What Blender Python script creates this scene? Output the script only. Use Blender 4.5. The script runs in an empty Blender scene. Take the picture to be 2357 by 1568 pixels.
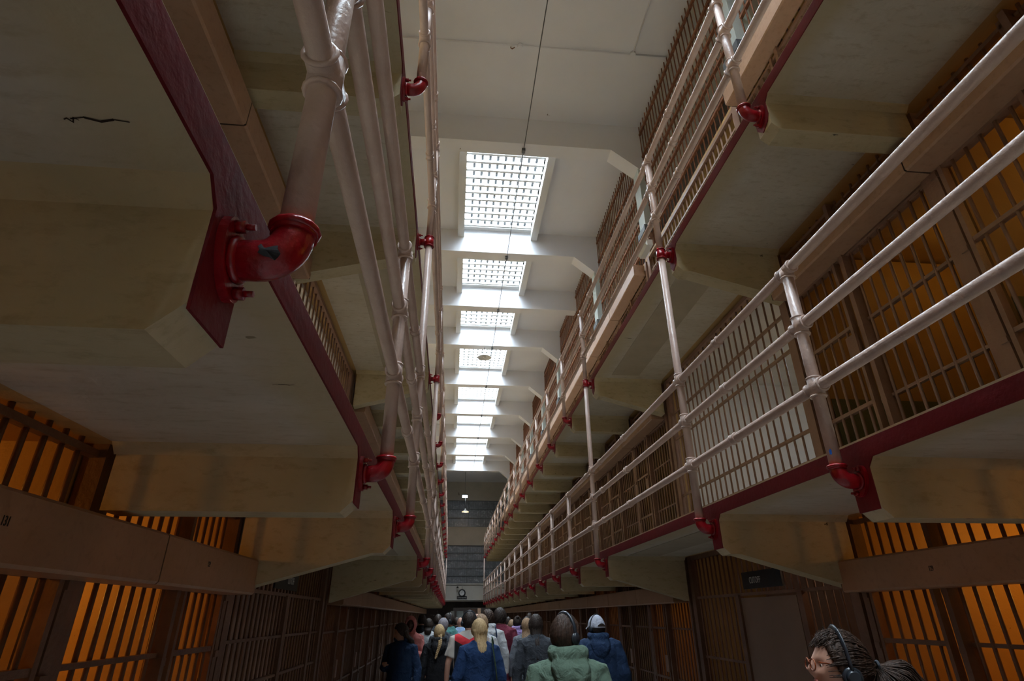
import bpy, bmesh, math, random
from mathutils import Vector, Matrix
random.seed(7)
SC = bpy.context.scene
COL = SC.collection
PI = math.pi

# ------------------------------------------------------------------ camera
YAW, PITCH, ROLL = math.radians(5.836), math.radians(26.021), math.radians(-0.425)
EYE = Vector((0, 0, 1.65))
F = Vector((math.sin(YAW)*math.cos(PITCH), math.cos(YAW)*math.cos(PITCH), math.sin(PITCH)))
R0 = Vector((math.cos(YAW), -math.sin(YAW), 0)); U0 = R0.cross(F)
Rv = R0*math.cos(ROLL) + U0*math.sin(ROLL); Uv = -R0*math.sin(ROLL) + U0*math.cos(ROLL)
cam = bpy.data.cameras.new('camera'); camo = bpy.data.objects.new('camera', cam); COL.objects.link(camo)
cam.sensor_fit = 'HORIZONTAL'; cam.sensor_width = 36.0; cam.lens = 1298.4/2357*36
cam.clip_start = 0.05; cam.clip_end = 200
M = Matrix((Rv, Uv, -F)).transposed().to_4x4(); M.translation = EYE
camo.matrix_world = M
SC.camera = camo

# ------------------------------------------------------------------ exposure, sky
SC.view_settings.view_transform = 'Standard'; SC.view_settings.look = 'None'
SC.view_settings.gamma = 1; SC.view_settings.use_curve_mapping = False
SC.view_settings.exposure = 0.2
w = bpy.data.worlds.new('overcast_sky'); SC.world = w; w.use_nodes = True
bg = w.node_tree.nodes['Background']; bg.inputs[0].default_value = (.86, .93, 1, 1); bg.inputs[1].default_value = 1.6
SC.cycles.max_bounces = 10; SC.cycles.diffuse_bounces = 5; SC.cycles.transparent_max_bounces = 12
SC.cycles.sample_clamp_indirect = 4; SC.cycles.caustics_reflective = False; SC.cycles.caustics_refractive = False

# ------------------------------------------------------------------ layout (metres)
XM = .7715                       # middle of the corridor
U_POST, U_EDGE, U_BOX, U_BAR, U_WALL = 1.085, 1.20, 2.06, 2.29, 2.46
def SX(s, u): return XM + s*u    # s = -1 left, +1 right
ZF = {1: 0.0, 2: 2.42, 3: 4.864}
YZ, YA, YB, YC, D = .889, 2.581, 4.272, 7.582, 1.70
POSTS = [YZ-D, YZ, YA, YB] + [YC+D*i for i in range(17)]
YEND = YC+D*16
ZCEIL = 10.0
BEAMS = [-6.1, -2.7, .65, 4.12, 7.60, 11.07, 13.69, 16.19, 19.59, 22.99, 26.41, 29.77, 33.42]
SKY = [(BEAMS[i]+.3, BEAMS[i+1]) for i in (0, 1, 2, 4, 5, 6, 7, 8, 9, 10, 11)]  # first three are out of view, added to light the near galleries
YWALL = 39.5

SKY_POWER = 215
WARM = .34
def sky_lamp(i, y0, y1):
    L = bpy.data.lights.new('skylight_daylight', 'AREA'); L.shape = 'RECTANGLE'
    L.size = 1.62; L.size_y = (y1-y0)-.1; L.color = (.81, .91, 1.0)
    L.energy = SKY_POWER*(L.size*L.size_y)
    o = bpy.data.objects.new('skylight_daylight', L); COL.objects.link(o)
    o.location = (.80, (y0+y1)/2, 10.30)
for i, (a, b) in enumerate(SKY): sky_lamp(i, a, b)

# ------------------------------------------------------------------ materials
MAT = {}
def nt(name):
    m = bpy.data.materials.new(name); m.use_nodes = True; MAT[name] = m
    t = m.node_tree; b = t.nodes['Principled BSDF']; return m, t, b
def N(t, typ, **kw):
    n = t.nodes.new(typ)
    for k, v in kw.items():
        if k in n.inputs: n.inputs[k].default_value = v
        else: setattr(n, k, v)
    return n
def ramp(t, fac, stops):
    r = t.nodes.new('ShaderNodeValToRGB'); t.links.new(fac, r.inputs[0])
    e = r.color_ramp.elements
    while len(e) < len(stops): e.new(.5)
    for q, (p, c) in zip(e, stops): q.position = p; q.color = (c, c, c, 1) if isinstance(c, (int, float)) else (*c, 1)
    return r.outputs[0]
def mix(t, fac, a, b):
    m = t.nodes.new('ShaderNodeMix'); m.data_type = 'RGBA'
    if isinstance(fac, (int, float)): m.inputs[0].default_value = fac
    else: t.links.new(fac, m.inputs[0])
    for i, v in ((6, a), (7, b)):
        if isinstance(v, tuple): m.inputs[i].default_value = (*v, 1)
        else: t.links.new(v, m.inputs[i])
    return m.outputs[2]
def paint(name, c1, c2, rough=.5, scale=3, bump=.15, bscale=60, chips=None, chip_amt=.70, stretch=(1, 1, 1), chip_scale=9, spec=.5, fine=None, metallic=0):
    """worn paint: two tones mottled by noise, fine bump, optional chips of another colour"""
    m, t, b = nt(name)
    tc = N(t, 'ShaderNodeTexCoord'); mp = N(t, 'ShaderNodeMapping'); mp.inputs['Scale'].default_value = stretch
    t.links.new(tc.outputs['Object'], mp.inputs['Vector'])
    n1 = N(t, 'ShaderNodeTexNoise', Scale=scale, Detail=6.0, Roughness=.62); t.links.new(mp.outputs[0], n1.inputs['Vector'])
    col = mix(t, ramp(t, n1.outputs[0], [(.35, 0), (.65, 1)]), c1, c2)
    if fine:
        n3 = N(t, 'ShaderNodeTexNoise', Scale=scale*7, Detail=5.0, Roughness=.7); t.links.new(mp.outputs[0], n3.inputs['Vector'])
        col = mix(t, ramp(t, n3.outputs[0], [(.52, 0), (.72, .6)]), col, fine)
    if chips:
        n2 = N(t, 'ShaderNodeTexNoise', Scale=chip_scale, Detail=4.0, Roughness=.6, Distortion=.4); t.links.new(mp.outputs[0], n2.inputs['Vector'])
        col = mix(t, ramp(t, n2.outputs[0], [(chip_amt, 0), (chip_amt+.012, 1)]), col, chips)
    t.links.new(col, b.inputs['Base Color'])
    b.inputs['Roughness'].default_value = rough; b.inputs['Specular IOR Level'].default_value = spec; b.inputs['Metallic'].default_value = metallic
    if bump:
        nb = N(t, 'ShaderNodeTexNoise', Scale=bscale, Detail=4.0); t.links.new(tc.outputs['Object'], nb.inputs['Vector'])
        bp = N(t, 'ShaderNodeBump', Strength=bump, Distance=.01); t.links.new(nb.outputs[0], bp.inputs['Height']); t.links.new(bp.outputs[0], b.inputs['Normal'])
    return m
def plain(name, c, rough=.6, spec=.4, metallic=0):
    m, t, b = nt(name); b.inputs['Base Color'].default_value = (*c, 1); b.inputs['Roughness'].default_value = rough
    b.inputs['Specular IOR Level'].default_value = spec; b.inputs['Metallic'].default_value = metallic; return m
def glow(name, c, s):
    m, t, b = nt(name); b.inputs['Base Color'].default_value = (*c, 1); b.inputs['Emission Color'].default_value = (*c, 1); b.inputs['Emission Strength'].default_value = s; return m

paint('pipe_paint', (.50, .355, .295), (.59, .44, .375), rough=.31, scale=5, bump=.35, bscale=45, chips=(.02, .02, .025), chip_amt=.765, chip_scale=11)
paint('red_gloss', (.30, .003, .008), (.22, .002, .007), rough=.28, scale=8, bump=.3, bscale=50)
paint('red_band', (.115, .002, .006), (.16, .006, .012), rough=.62, spec=.28, scale=6, bump=.3, bscale=40, chips=(.10, .11, .09), chip_amt=.745, chip_scale=7, stretch=(1, .35, 1))
paint('concrete_paint', (.56, .51, .405), (.64, .595, .50), rough=.62, scale=2.2, bump=.35, bscale=25, chips=(.07, .055, .035), chip_amt=.70, chip_scale=6, stretch=(.55, 1.6, 1.6), fine=(.36, .29, .17))
paint('beam_paint', (.47, .39, .23), (.55, .47, .30), rough=.5, scale=2.5, bump=.35, bscale=25, chips=(.05, .04, .025), chip_amt=.70, chip_scale=9, stretch=(.6, 1.4, 1.4), fine=(.30, .23, .11))
paint('soffit_patch', (.42, .36, .26), (.47, .41, .30), rough=.7, scale=4, bump=.4, bscale=20)
paint('ceiling_paint', (.84, .85, .89), (.87, .88, .92), rough=.7, scale=1.2, bump=.08, bscale=20, chips=(.25, .21, .18), chip_amt=.76, chip_scale=3)
paint('white_paint', (.72, .72, .70), (.78, .78, .76), rough=.5, scale=2, bump=.05)
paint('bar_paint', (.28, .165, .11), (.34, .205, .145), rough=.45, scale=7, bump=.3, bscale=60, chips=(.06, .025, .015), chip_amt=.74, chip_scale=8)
paint('shaded_housing_paint', (.31, .165, .085), (.36, .20, .115), rough=.42, scale=3, bump=.15, bscale=40, fine=(.20, .10, .05))  # housing paint darkened to carry the dim light of the ground floor
paint('shaded_bar_paint', (.15, .07, .035), (.20, .10, .055), rough=.45, scale=7, bump=.3, bscale=60, chips=(.03, .012, .008), chip_amt=.74, chip_scale=8)  # bar paint with the ground floor shade put into its colour
paint('shaded_frame_paint', (.13, .06, .03), (.18, .09, .05), rough=.5, scale=5, bump=.25, chips=(.03, .012, .008), chip_amt=.73, chip_scale=6)  # frame paint, darkened likewise for ground floor shade
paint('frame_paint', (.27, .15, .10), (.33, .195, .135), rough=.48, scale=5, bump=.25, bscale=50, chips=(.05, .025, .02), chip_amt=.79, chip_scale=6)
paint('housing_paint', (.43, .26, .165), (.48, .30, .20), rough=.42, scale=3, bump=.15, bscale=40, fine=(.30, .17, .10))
paint('rusty_bar', (.20, .075, .035), (.30, .13, .07), rough=.75, scale=12, bump=.5, bscale=50)
paint('cell_wall', (.55, .36, .14), (.50, .32, .12), rough=.6, scale=3, bump=.2, chips=(.12, .06, .02), chip_amt=.72, chip_scale=12)
paint('cell_green', (.17, .19, .11), (.13, .15, .085), rough=.6, scale=3, bump=.2, chips=(.30, .28, .24), chip_amt=.77, chip_scale=5)
paint('passage_white', (.80, .81, .83), (.70, .72, .75), rough=.7, scale=3, bump=.3, bscale=15, stretch=(1, 1, .4))
paint('door_brown', (.20, .12, .075), (.235, .145, .095), rough=.5, scale=2, bump=.1)
paint('tan_wall', (.42, .27, .20), (.46, .31, .235), rough=.6, scale=2, bump=.15)
paint('dark_wall', (.10, .085, .08), (.15, .13, .12), rough=.8, scale=2, bump=.2, chips=(.35, .34, .32), chip_amt=.66, chip_scale=2.5)
paint('floor_paint', (.22, .20, .18), (.26, .235, .21), rough=.35, scale=1.5, bump=.05)
paint('endwall_paint', (.42, .39, .33), (.48, .45, .38), rough=.7, scale=1.2, bump=.1, chips=(.2, .17, .14), chip_amt=.74, chip_scale=2)
paint('endwall_cream', (.52, .50, .44), (.56, .54, .48), rough=.6, scale=1.5, bump=.1)
paint('column_paint', (.60, .68, .66), (.66, .74, .72), rough=.55, scale=4, bump=.2, stretch=(3, 3, .6))
paint('steel_grey', (.10, .11, .12), (.15, .16, .17), rough=.5, scale=8, bump=.1)
plain('black_gloss', (.012, .012, .014), .35); plain('white_letter', (.55, .52, .48), .6); plain('black_letter', (.02, .015, .012), .6)
plain('seam_dark', (.03, .018, .012), .8)
plain('chip_blue', (.01, .10, .42), .4); plain('chip_black', (.01, .01, .012), .5)
plain('skin_light', (.50, .27, .19), .5); plain('skin_tan', (.36, .18, .11), .5); plain('skin_dark', (.09, .045, .03), .5)
glow('bulb_orange', (1, .50, .18), 1.5); glow('led_white', (.75, .88, 1), 14); glow('bulb_warm', (1, .45, .10), 6)
# skylight pane: mostly clear, a little milky
m, t, b = nt('sky_glass'); out = t.nodes['Material Output']
tr = N(t, 'ShaderNodeBsdfTransparent'); tr.inputs[0].default_value = (.95, .98, 1, 1); tl = N(t, 'ShaderNodeBsdfTranslucent'); mx = N(t, 'ShaderNodeMixShader')
tc = N(t, 'ShaderNodeTexCoord'); nz = N(t, 'ShaderNodeTexNoise', Scale=5.0, Detail=3.0); t.links.new(tc.outputs['Object'], nz.inputs['Vector'])
t.links.new(ramp(t, nz.outputs[0], [(.35, .10), (.70, .5)]), mx.inputs[0]); t.links.new(tr.outputs[0], mx.inputs[1]); t.links.new(tl.outputs[0], mx.inputs[2]); t.links.new(mx.outputs[0], out.inputs[0])
# end wall window: wired glass behind plastic sheeting
m, t, b = nt('sheeted_glass')
tc = N(t, 'ShaderNodeTexCoord'); nz = N(t, 'ShaderNodeTexNoise', Scale=3.2, Detail=7.0, Roughness=.65, Distortion=1.2); t.links.new(tc.outputs['Object'], nz.inputs['Vector'])
c = ramp(t, nz.outputs[0], [(.40, (.12, .13, .145)), (.58, (.19, .205, .225)), (.68, (.42, .45, .48))]); t.links.new(c, b.inputs['Base Color']); b.inputs['Roughness'].default_value = .3
b.inputs['Transmission Weight'].default_value = .15

m = MAT['concrete_paint'].copy(); m.name = 'slab_paint'; MAT['slab_paint'] = m; t = m.node_tree; b = t.nodes['Principled BSDF']
src = b.inputs['Base Color'].links[0].from_socket
tc = N(t, 'ShaderNodeTexCoord'); sp = N(t, 'ShaderNodeSeparateXYZ'); t.links.new(tc.outputs['Object'], sp.inputs[0]); ab = N(t, 'ShaderNodeMath', operation='ABSOLUTE'); t.links.new(sp.outputs[0], ab.inputs[0])
nz = N(t, 'ShaderNodeTexNoise', Scale=2.5, Detail=6.0); t.links.new(tc.outputs['Object'], nz.inputs['Vector']); ad = N(t, 'ShaderNodeMath', operation='MULTIPLY_ADD'); t.links.new(nz.outputs[0], ad.inputs[0]); ad.inputs[1].default_value = .22; t.links.new(ab.outputs[0], ad.inputs[2])
t.links.new(mix(t, ramp(t, ad.outputs[0], [(.19, .75), (.33, 0)]), src, (.52, .43, .25)), b.inputs['Base Color'])

# ------------------------------------------------------------------ mesh builder
class MB:
    def __init__(s): s.v = []; s.f = []; s.sm = []
    def add(s, vs, fs, smooth=False):
        o = len(s.v); s.v += [tuple(p) for p in vs]; s.f += [tuple(i+o for i in q) for q in fs]
        s.sm += (smooth if isinstance(smooth, list) else [smooth]*len(fs)); return s
    def box(s, x0, x1, y0, y1, z0, z1):
        x0, x1 = sorted((x0, x1)); y0, y1 = sorted((y0, y1)); z0, z1 = sorted((z0, z1))
        v = [(x, y, z) for z in (z0, z1) for y in (y0, y1) for x in (x0, x1)]
        return s.add(v, [(0, 2, 3, 1), (4, 5, 7, 6), (0, 1, 5, 4), (2, 6, 7, 3), (0, 4, 6, 2), (1, 3, 7, 5)])
    def tube(s, a, b, r, n=12, r2=None, cap=True):
        a = Vector(a); b = Vector(b); r2 = r if r2 is None else r2
        d = (b-a).normalized(); h = Vector((0, 0, 1)) if abs(d.z) < .9 else Vector((1, 0, 0))
        p = d.cross(h).normalized(); q = d.cross(p)
        vs = []
        for c, rr in ((a, r), (b, r2)):
            for i in range(n):
                t_ = 2*PI*i/n; vs.append(c + p*math.cos(t_)*rr + q*math.sin(t_)*rr)
        fs = [(i, i+n, (i+1) % n+n, (i+1) % n) for i in range(n)]; sm = [True]*n
        if cap: fs += [tuple(range(n)), tuple(range(2*n-1, n-1, -1))]; sm += [False, False]
        return s.add(vs, fs, sm)
    def sweep(s, pts, rad, n=12, cap=True, flat=1.0):
        """round section swept along a path; rad may be a list"""
        pts = [Vector(p) for p in pts]; k = len(pts); vs = []
        rad = rad if isinstance(rad, (list, tuple)) else [rad]*k
        up = None
        for i, p in enumerate(pts):
            d = (pts[min(i+1, k-1)]-pts[max(i-1, 0)]).normalized()
            if up is None:
                h = Vector((0, 0, 1)) if abs(d.z) < .9 else Vector((1, 0, 0)); up = d.cross(h).normalized()
            else: up = (up - d*up.dot(d)).normalized()
            q = d.cross(up)
            for j in range(n):
                t_ = 2*PI*j/n; vs.append(p + up*math.cos(t_)*rad[i] + q*math.sin(t_)*rad[i]*flat)
        fs = [(i*n+j, i*n+(j+1) % n, (i+1)*n+(j+1) % n, (i+1)*n+j) for i in range(k-1) for j in range(n)]; sm = [True]*len(fs)
        if cap: fs += [tuple(range(n-1, -1, -1)), tuple(range((k-1)*n, k*n))]; sm += [True, True]
        return s.add(vs, fs, sm)
    def ring(s, c, axis, R, r, n=14, m=6):
        c = Vector(c); ax = Vector(axis).normalized(); h = Vector((0, 0, 1)) if abs(ax.z) < .9 else Vector((1, 0, 0))
        p = ax.cross(h).normalized(); q = ax.cross(p); vs = []
        for i in range(n):
            a = 2*PI*i/n; e = p*math.cos(a)+q*math.sin(a)
            for j in range(m):
                b_ = 2*PI*j/m; vs.append(c+e*(R+r*math.cos(b_))+ax*r*math.sin(b_))
        fs = [(i*m+j, ((i+1) % n)*m+j, ((i+1) % n)*m+(j+1) % m, i*m+(j+1) % m) for i in range(n) for j in range(m)]
        return s.add(vs, fs, True)
    def prism(s, poly, axis, a, b):
        """polygon of 2-tuples extruded along axis 'x' (poly=(y,z)), 'y' (poly=(x,z)) or 'z' (poly=(x,y))"""
        n = len(poly)
        def P(p, t_): return {'x': (t_, p[0], p[1]), 'y': (p[0], t_, p[1]), 'z': (p[0], p[1], t_)}[axis]
        vs = [P(p, a) for p in poly]+[P(p, b) for p in poly]
        return s.add(vs, [(i, (i+1) % n, (i+1) % n+n, i+n) for i in range(n)]+[tuple(range(n-1, -1, -1)), tuple(range(n, 2*n))])
    def lathe(s, prof, c=(0, 0, 0), n=20):
        """prof: list of (r, z)"""
        k = len(prof); vs = []
        for r, z in prof:
            for j in range(n): vs.append((c[0]+r*math.cos(2*PI*j/n), c[1]+r*math.sin(2*PI*j/n), c[2]+z))
        fs = [(i*n+j, i*n+(j+1) % n, (i+1)*n+(j+1) % n, (i+1)*n+j) for i in range(k-1) for j in range(n)]
        return s.add(vs, fs, True)
    def ball(s, c, rx, ry=None, rz=None, n=12, m=8, rot=None):
        ry = ry or rx; rz = rz or rx; vs = []; c = Vector(c)
        for i in range(m+1):
            a = PI*i/m
            for j in range(n):
                b_ = 2*PI*j/n; p = Vector((rx*math.sin(a)*math.cos(b_), ry*math.sin(a)*math.sin(b_), rz*math.cos(a)))
                if rot is not None: p = rot @ p
                vs.append(c+p)
        fs = [(i*n+j, (i+1)*n+j, (i+1)*n+(j+1) % n, i*n+(j+1) % n) for i in range(m) for j in range(n)]
        return s.add(vs, fs, True)
    def mesh(s, name, mat):
        me = bpy.data.meshes.new(name); me.from_pydata(s.v, [], s.f); me.update()
        me.polygons.foreach_set('use_smooth', s.sm)
        bm = bmesh.new(); bm.from_mesh(me); bmesh.ops.remove_doubles(bm, verts=bm.verts, dist=1e-6); bmesh.ops.recalc_face_normals(bm, faces=bm.faces); bm.to_mesh(me); bm.free()
        if mat: me.materials.append(MAT[mat] if isinstance(mat, str) else mat)
        return me
    def build(s, name, mat, parent=None, loc=None):
        o = bpy.data.objects.new(name, s.mesh(name, mat)); COL.objects.link(o)
        if parent: o.parent = parent
        if loc: o.location = loc
        return o
def tag(o, label=None, cat=None, group=None, kind=None):
    if label: o['label'] = label
    if cat: o['category'] = cat
    if group: o['group'] = group
    if kind: o['kind'] = kind
    return o
def empty(name, loc=(0, 0, 0), rz=0):
    o = bpy.data.objects.new(name, None); COL.objects.link(o); o.location = loc; o.rotation_euler = (0, 0, rz); o.empty_display_size = .1; return o
def copy_tree(o, parent=None):
    c = o.copy(); COL.objects.link(c); c.parent = parent
    for ch in list(o.children): copy_tree(ch, c)
    return c
def struct(mb, name, mat): return tag(mb.build(name, mat), kind='structure')
def text_mesh(s, size, ext=.001):
    cu = bpy.data.curves.new('t', 'FONT'); cu.body = s; cu.size = size; cu.extrude = ext; cu.align_x = 'CENTER'; cu.align_y = 'CENTER'; cu.resolution_u = 3
    o = bpy.data.objects.new('t', cu); COL.objects.link(o); dg = bpy.context.evaluated_depsgraph_get(); dg.update()
    me = bpy.data.meshes.new_from_object(o.evaluated_get(dg)); bpy.data.objects.remove(o); return me
ORD = ['first', 'second', 'third', 'fourth', 'fifth', 'sixth', 'seventh', 'eighth', 'ninth', 'tenth', 'eleventh', 'twelfth', 'thirteenth', 'fourteenth', 'fifteenth', 'sixteenth', 'seventeenth', 'eighteenth', 'nineteenth']
SIDE = {-1: 'left', 1: 'right'}
LEVEL = {1: 'ground floor', 2: 'middle tier', 3: 'top tier'}

# ------------------------------------------------------------------ shell: floor, ceiling, beams, end walls
struct(MB().box(-8, 10, -9, 43, -.1, 0), 'floor', 'floor_paint')
c = MB()
ys = [-9] + [v for a, b in SKY for v in (a, b)] + [43]
c.box(-6, 0, -9, 43, ZCEIL, ZCEIL+.9); c.box(1.60, 8, -9, 43, ZCEIL, ZCEIL+.9)
for i in range(0, len(ys), 2): c.box(0, 1.60, ys[i], ys[i+1], ZCEIL, ZCEIL+.9)
struct(c, 'ceiling', 'ceiling_paint')
for i, y in enumerate(BEAMS):
    b = MB(); z0, z1 = 9.38, ZCEIL
    k = 1.87; kk = U_WALL; dz = .50
    if y == 13.69: poly = [(SX(-1, kk), z0), (SX(1, kk), z0), (SX(1, kk), z1), (SX(-1, kk), z1)]
    else: poly = [(SX(-1, kk), z0-dz), (SX(-1, k), z0), (SX(1, k), z0), (SX(1, kk), z0-dz), (SX(1, kk), z1), (SX(-1, kk), z1)]
    b.prism(poly, 'y', y, y+.30)
    tag(b.build('trim_%d' % (i+1), 'ceiling_paint'), kind='structure')
for i, (a, b_) in enumerate(SKY):
    root = empty('window_%d' % (i+1), (.80, (a+b_)/2, ZCEIL)); tag(root, kind='structure')
    L = b_-a; cy = (a+b_)/2
    f = MB()
    for sx in (-1, 1):
        x0 = sx*.80; f.box(x0, x0+sx*.15, -L/2, L/2, -.21, 0); f.box(x0, x0+sx*.02, -L/2, L/2, 0, .3)
    f.box(-.8, .8, L/2-.13, L/2, 0, .3); f.box(-.8, .8, -L/2, -L/2+.05, 0, .3)
    f.build('window_frame', 'white_paint', root)
    g = MB(); nn = 10
    for q in range(1, nn): g.box(-.8+1.6*q/nn-.027, -.8+1.6*q/nn+.027, -L/2, L/2-.13, .10, .16)
    g.build('glazing_bars', 'steel_grey', root)
    g = MB(); nt_ = int(L/.235)
    for q in range(1, nt_+1): yy = -L/2 + q*(L-.13)/nt_; g.box(-.8, .8, yy-.028, yy+.028, .03, .085)
    g.build('safety_bars', 'white_paint', root)
    p = MB(); p.box(-.8, .8, -L/2, L/2-.13, .17, .174); p.build('window_pane', 'sky_glass', root)

# cell blocks: back walls, partitions, roof; left and right
for s in (-1, 1):
    wl = MB(); UB = 4.85
    wl.box(SX(s, UB), SX(s, UB+.2), -9, YEND+.2, 0, ZCEIL)
    wl.box(SX(s, U_BAR-.03), SX(s, UB), YEND, YEND+.2, 0, 7.0)
    wl.box(SX(s, U_WALL), SX(s, UB), YEND, YEND+.2, 7.0, ZCEIL)
    wl.box(SX(s, U_BAR+.02), SX(s, UB), -9, YEND, 6.93, 7.05)
    for t_ in (1, 2, 3):
        zz1 = ZF[t_]+2.32 if t_ < 3 else 6.93
        for y in [YB-3*D-.0, YB-2*D, YB-D, YB+.0] + [YC+D*i for i in range(16)]:
            dy = .08
            if y == YB: wl.box(SX(s, U_BAR+.05), SX(s, UB), YB-.04, YB+.14, ZF[t_], zz1)
            elif y == YC: wl.box(SX(s, U_BAR+.05), SX(s, UB), YC-.12, YC+.05, ZF[t_], zz1)
            else: wl.box(SX(s, U_BAR+.05), SX(s, UB), y-dy, y+dy, ZF[t_], zz1)
    for t_ in (2, 3): wl.box(SX(s, U_BAR-.08), SX(s, UB), -9, YEND, ZF[t_]-.10, ZF[t_])
    if s == -1:
        wl.box(SX(s, U_BAR), SX(s, U_BAR+.15), -9, YEND, 4.87, 6.93); wl.box(SX(s, U_WALL), SX(s, U_WALL+.15), -9, YEND, 7.05, ZCEIL)
    wl.box(SX(s, U_BAR), SX(s, U_BAR+.15), -9, YB-3*D, 0, 6.93)
    if s == 1: wl.box(SX(s, U_WALL), SX(s, U_WALL+.15), -9, -2, 7.05, ZCEIL)
    struct(wl, 'wall_%s' % SIDE[s], 'cell_wall')
# green dado paint inside the middle tier cells at right
g = MB()
for y in [YB-2*D, YB-D, YB]:
    for (a, b_) in ((y-D+.082, y-D+.09), (y-.09, y-.082)):
        g.box(SX(1, U_BAR+.06), SX(1, 4.84), a+(.04 if 0 else 0), b_, ZF[2], ZF[2]+.85)
    g.box(SX(1, 4.83), SX(1, 4.845), y-D+.09, y-.09, ZF[2], ZF[2]+.85)
struct(g, 'trim_20', 'cell_green')

# end wall across the far end, wall behind the camera
e = MB(); XL, XR = -6, 8
e.box(XL, XR, YWALL, YWALL+.3, 8.75, ZCEIL); e.box(XL, XR, YWALL, YWALL+.3, 5.85, 7.02)
e.box(XL, XR, YWALL+.02, YWALL+.3, 5.85, 5.95)
e.box(XL, -2.4, YWALL, YWALL+.3, 3.5, 8.75); e.box(4.4, XR, YWALL, YWALL+.3, 3.5, 8.75)
struct(e, 'wall_far', 'endwall_paint')
e = MB(); e.box(XL, XR, YWALL-.02, YWALL+.3, 2.48, 3.5); e.box(XL, XR, YWALL-.08, YWALL-.0, 3.46, 3.54); e.box(XL, XR, YWALL-.10, YWALL, 2.55, 2.62)
struct(e, 'trim_21', 'endwall_cream')
e = MB(); e.box(XL, .2, YWALL+1.5, YWALL+1.7, 0, 2.48); e.box(2.6, XR, YWALL+1.5, YWALL+1.7, 0, 2.48); e.box(.2, 2.6, YWALL+1.5, YWALL+1.7, 2.15, 2.48); e.box(XL, XR, YWALL+.3, YWALL+1.7, 2.48, 2.55); e.box(XL, XL+.2, -9, 43, 0, ZCEIL); e.box(XR-.2, XR, -9, 43, 0, ZCEIL); e.box(XL, XR, 42.6, 42.8, 0, 3)
struct(e, 'wall_outer', 'dark_wall')
e = MB(); e.box(-6, 8, -9.2, -9, 0, ZCEIL+.2); struct(e, 'wall_near', 'endwall_paint')
for i, (z0, z1) in enumerate(((3.54, 5.85), (7.02, 8.75))):
    root = tag(empty('window_%d' % (20+i), (1, YWALL, z0)), kind='structure'); H = z1-z0
    p = MB().box(-3.4, 3.4, .12, .13, 0, H); p.build('window_pane', 'sheeted_glass', root)
    g = MB()
    for q in range(57): x = -3.4+q*.12; g.box(x-.008, x+.008, .07, .09, 0, H)
    nb = 5 if i == 0 else 3
    for q in range(nb+1): z = H*q/nb; g.box(-3.4, 3.4, .05, .10, z-.03, z+.03)
    for q in (-3.4, -1.7, 0, 1.7, 3.4): g.box(q-.02, q+.02, .05, .1, 0, H)
    g.build('window_bars', 'steel_grey', root)
# notice panels glimpsed in the far doorway
for x, wd, mt in ((.35, .35, 'passage_white'), (.95, .5, 'column_paint')):
    pass

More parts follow.
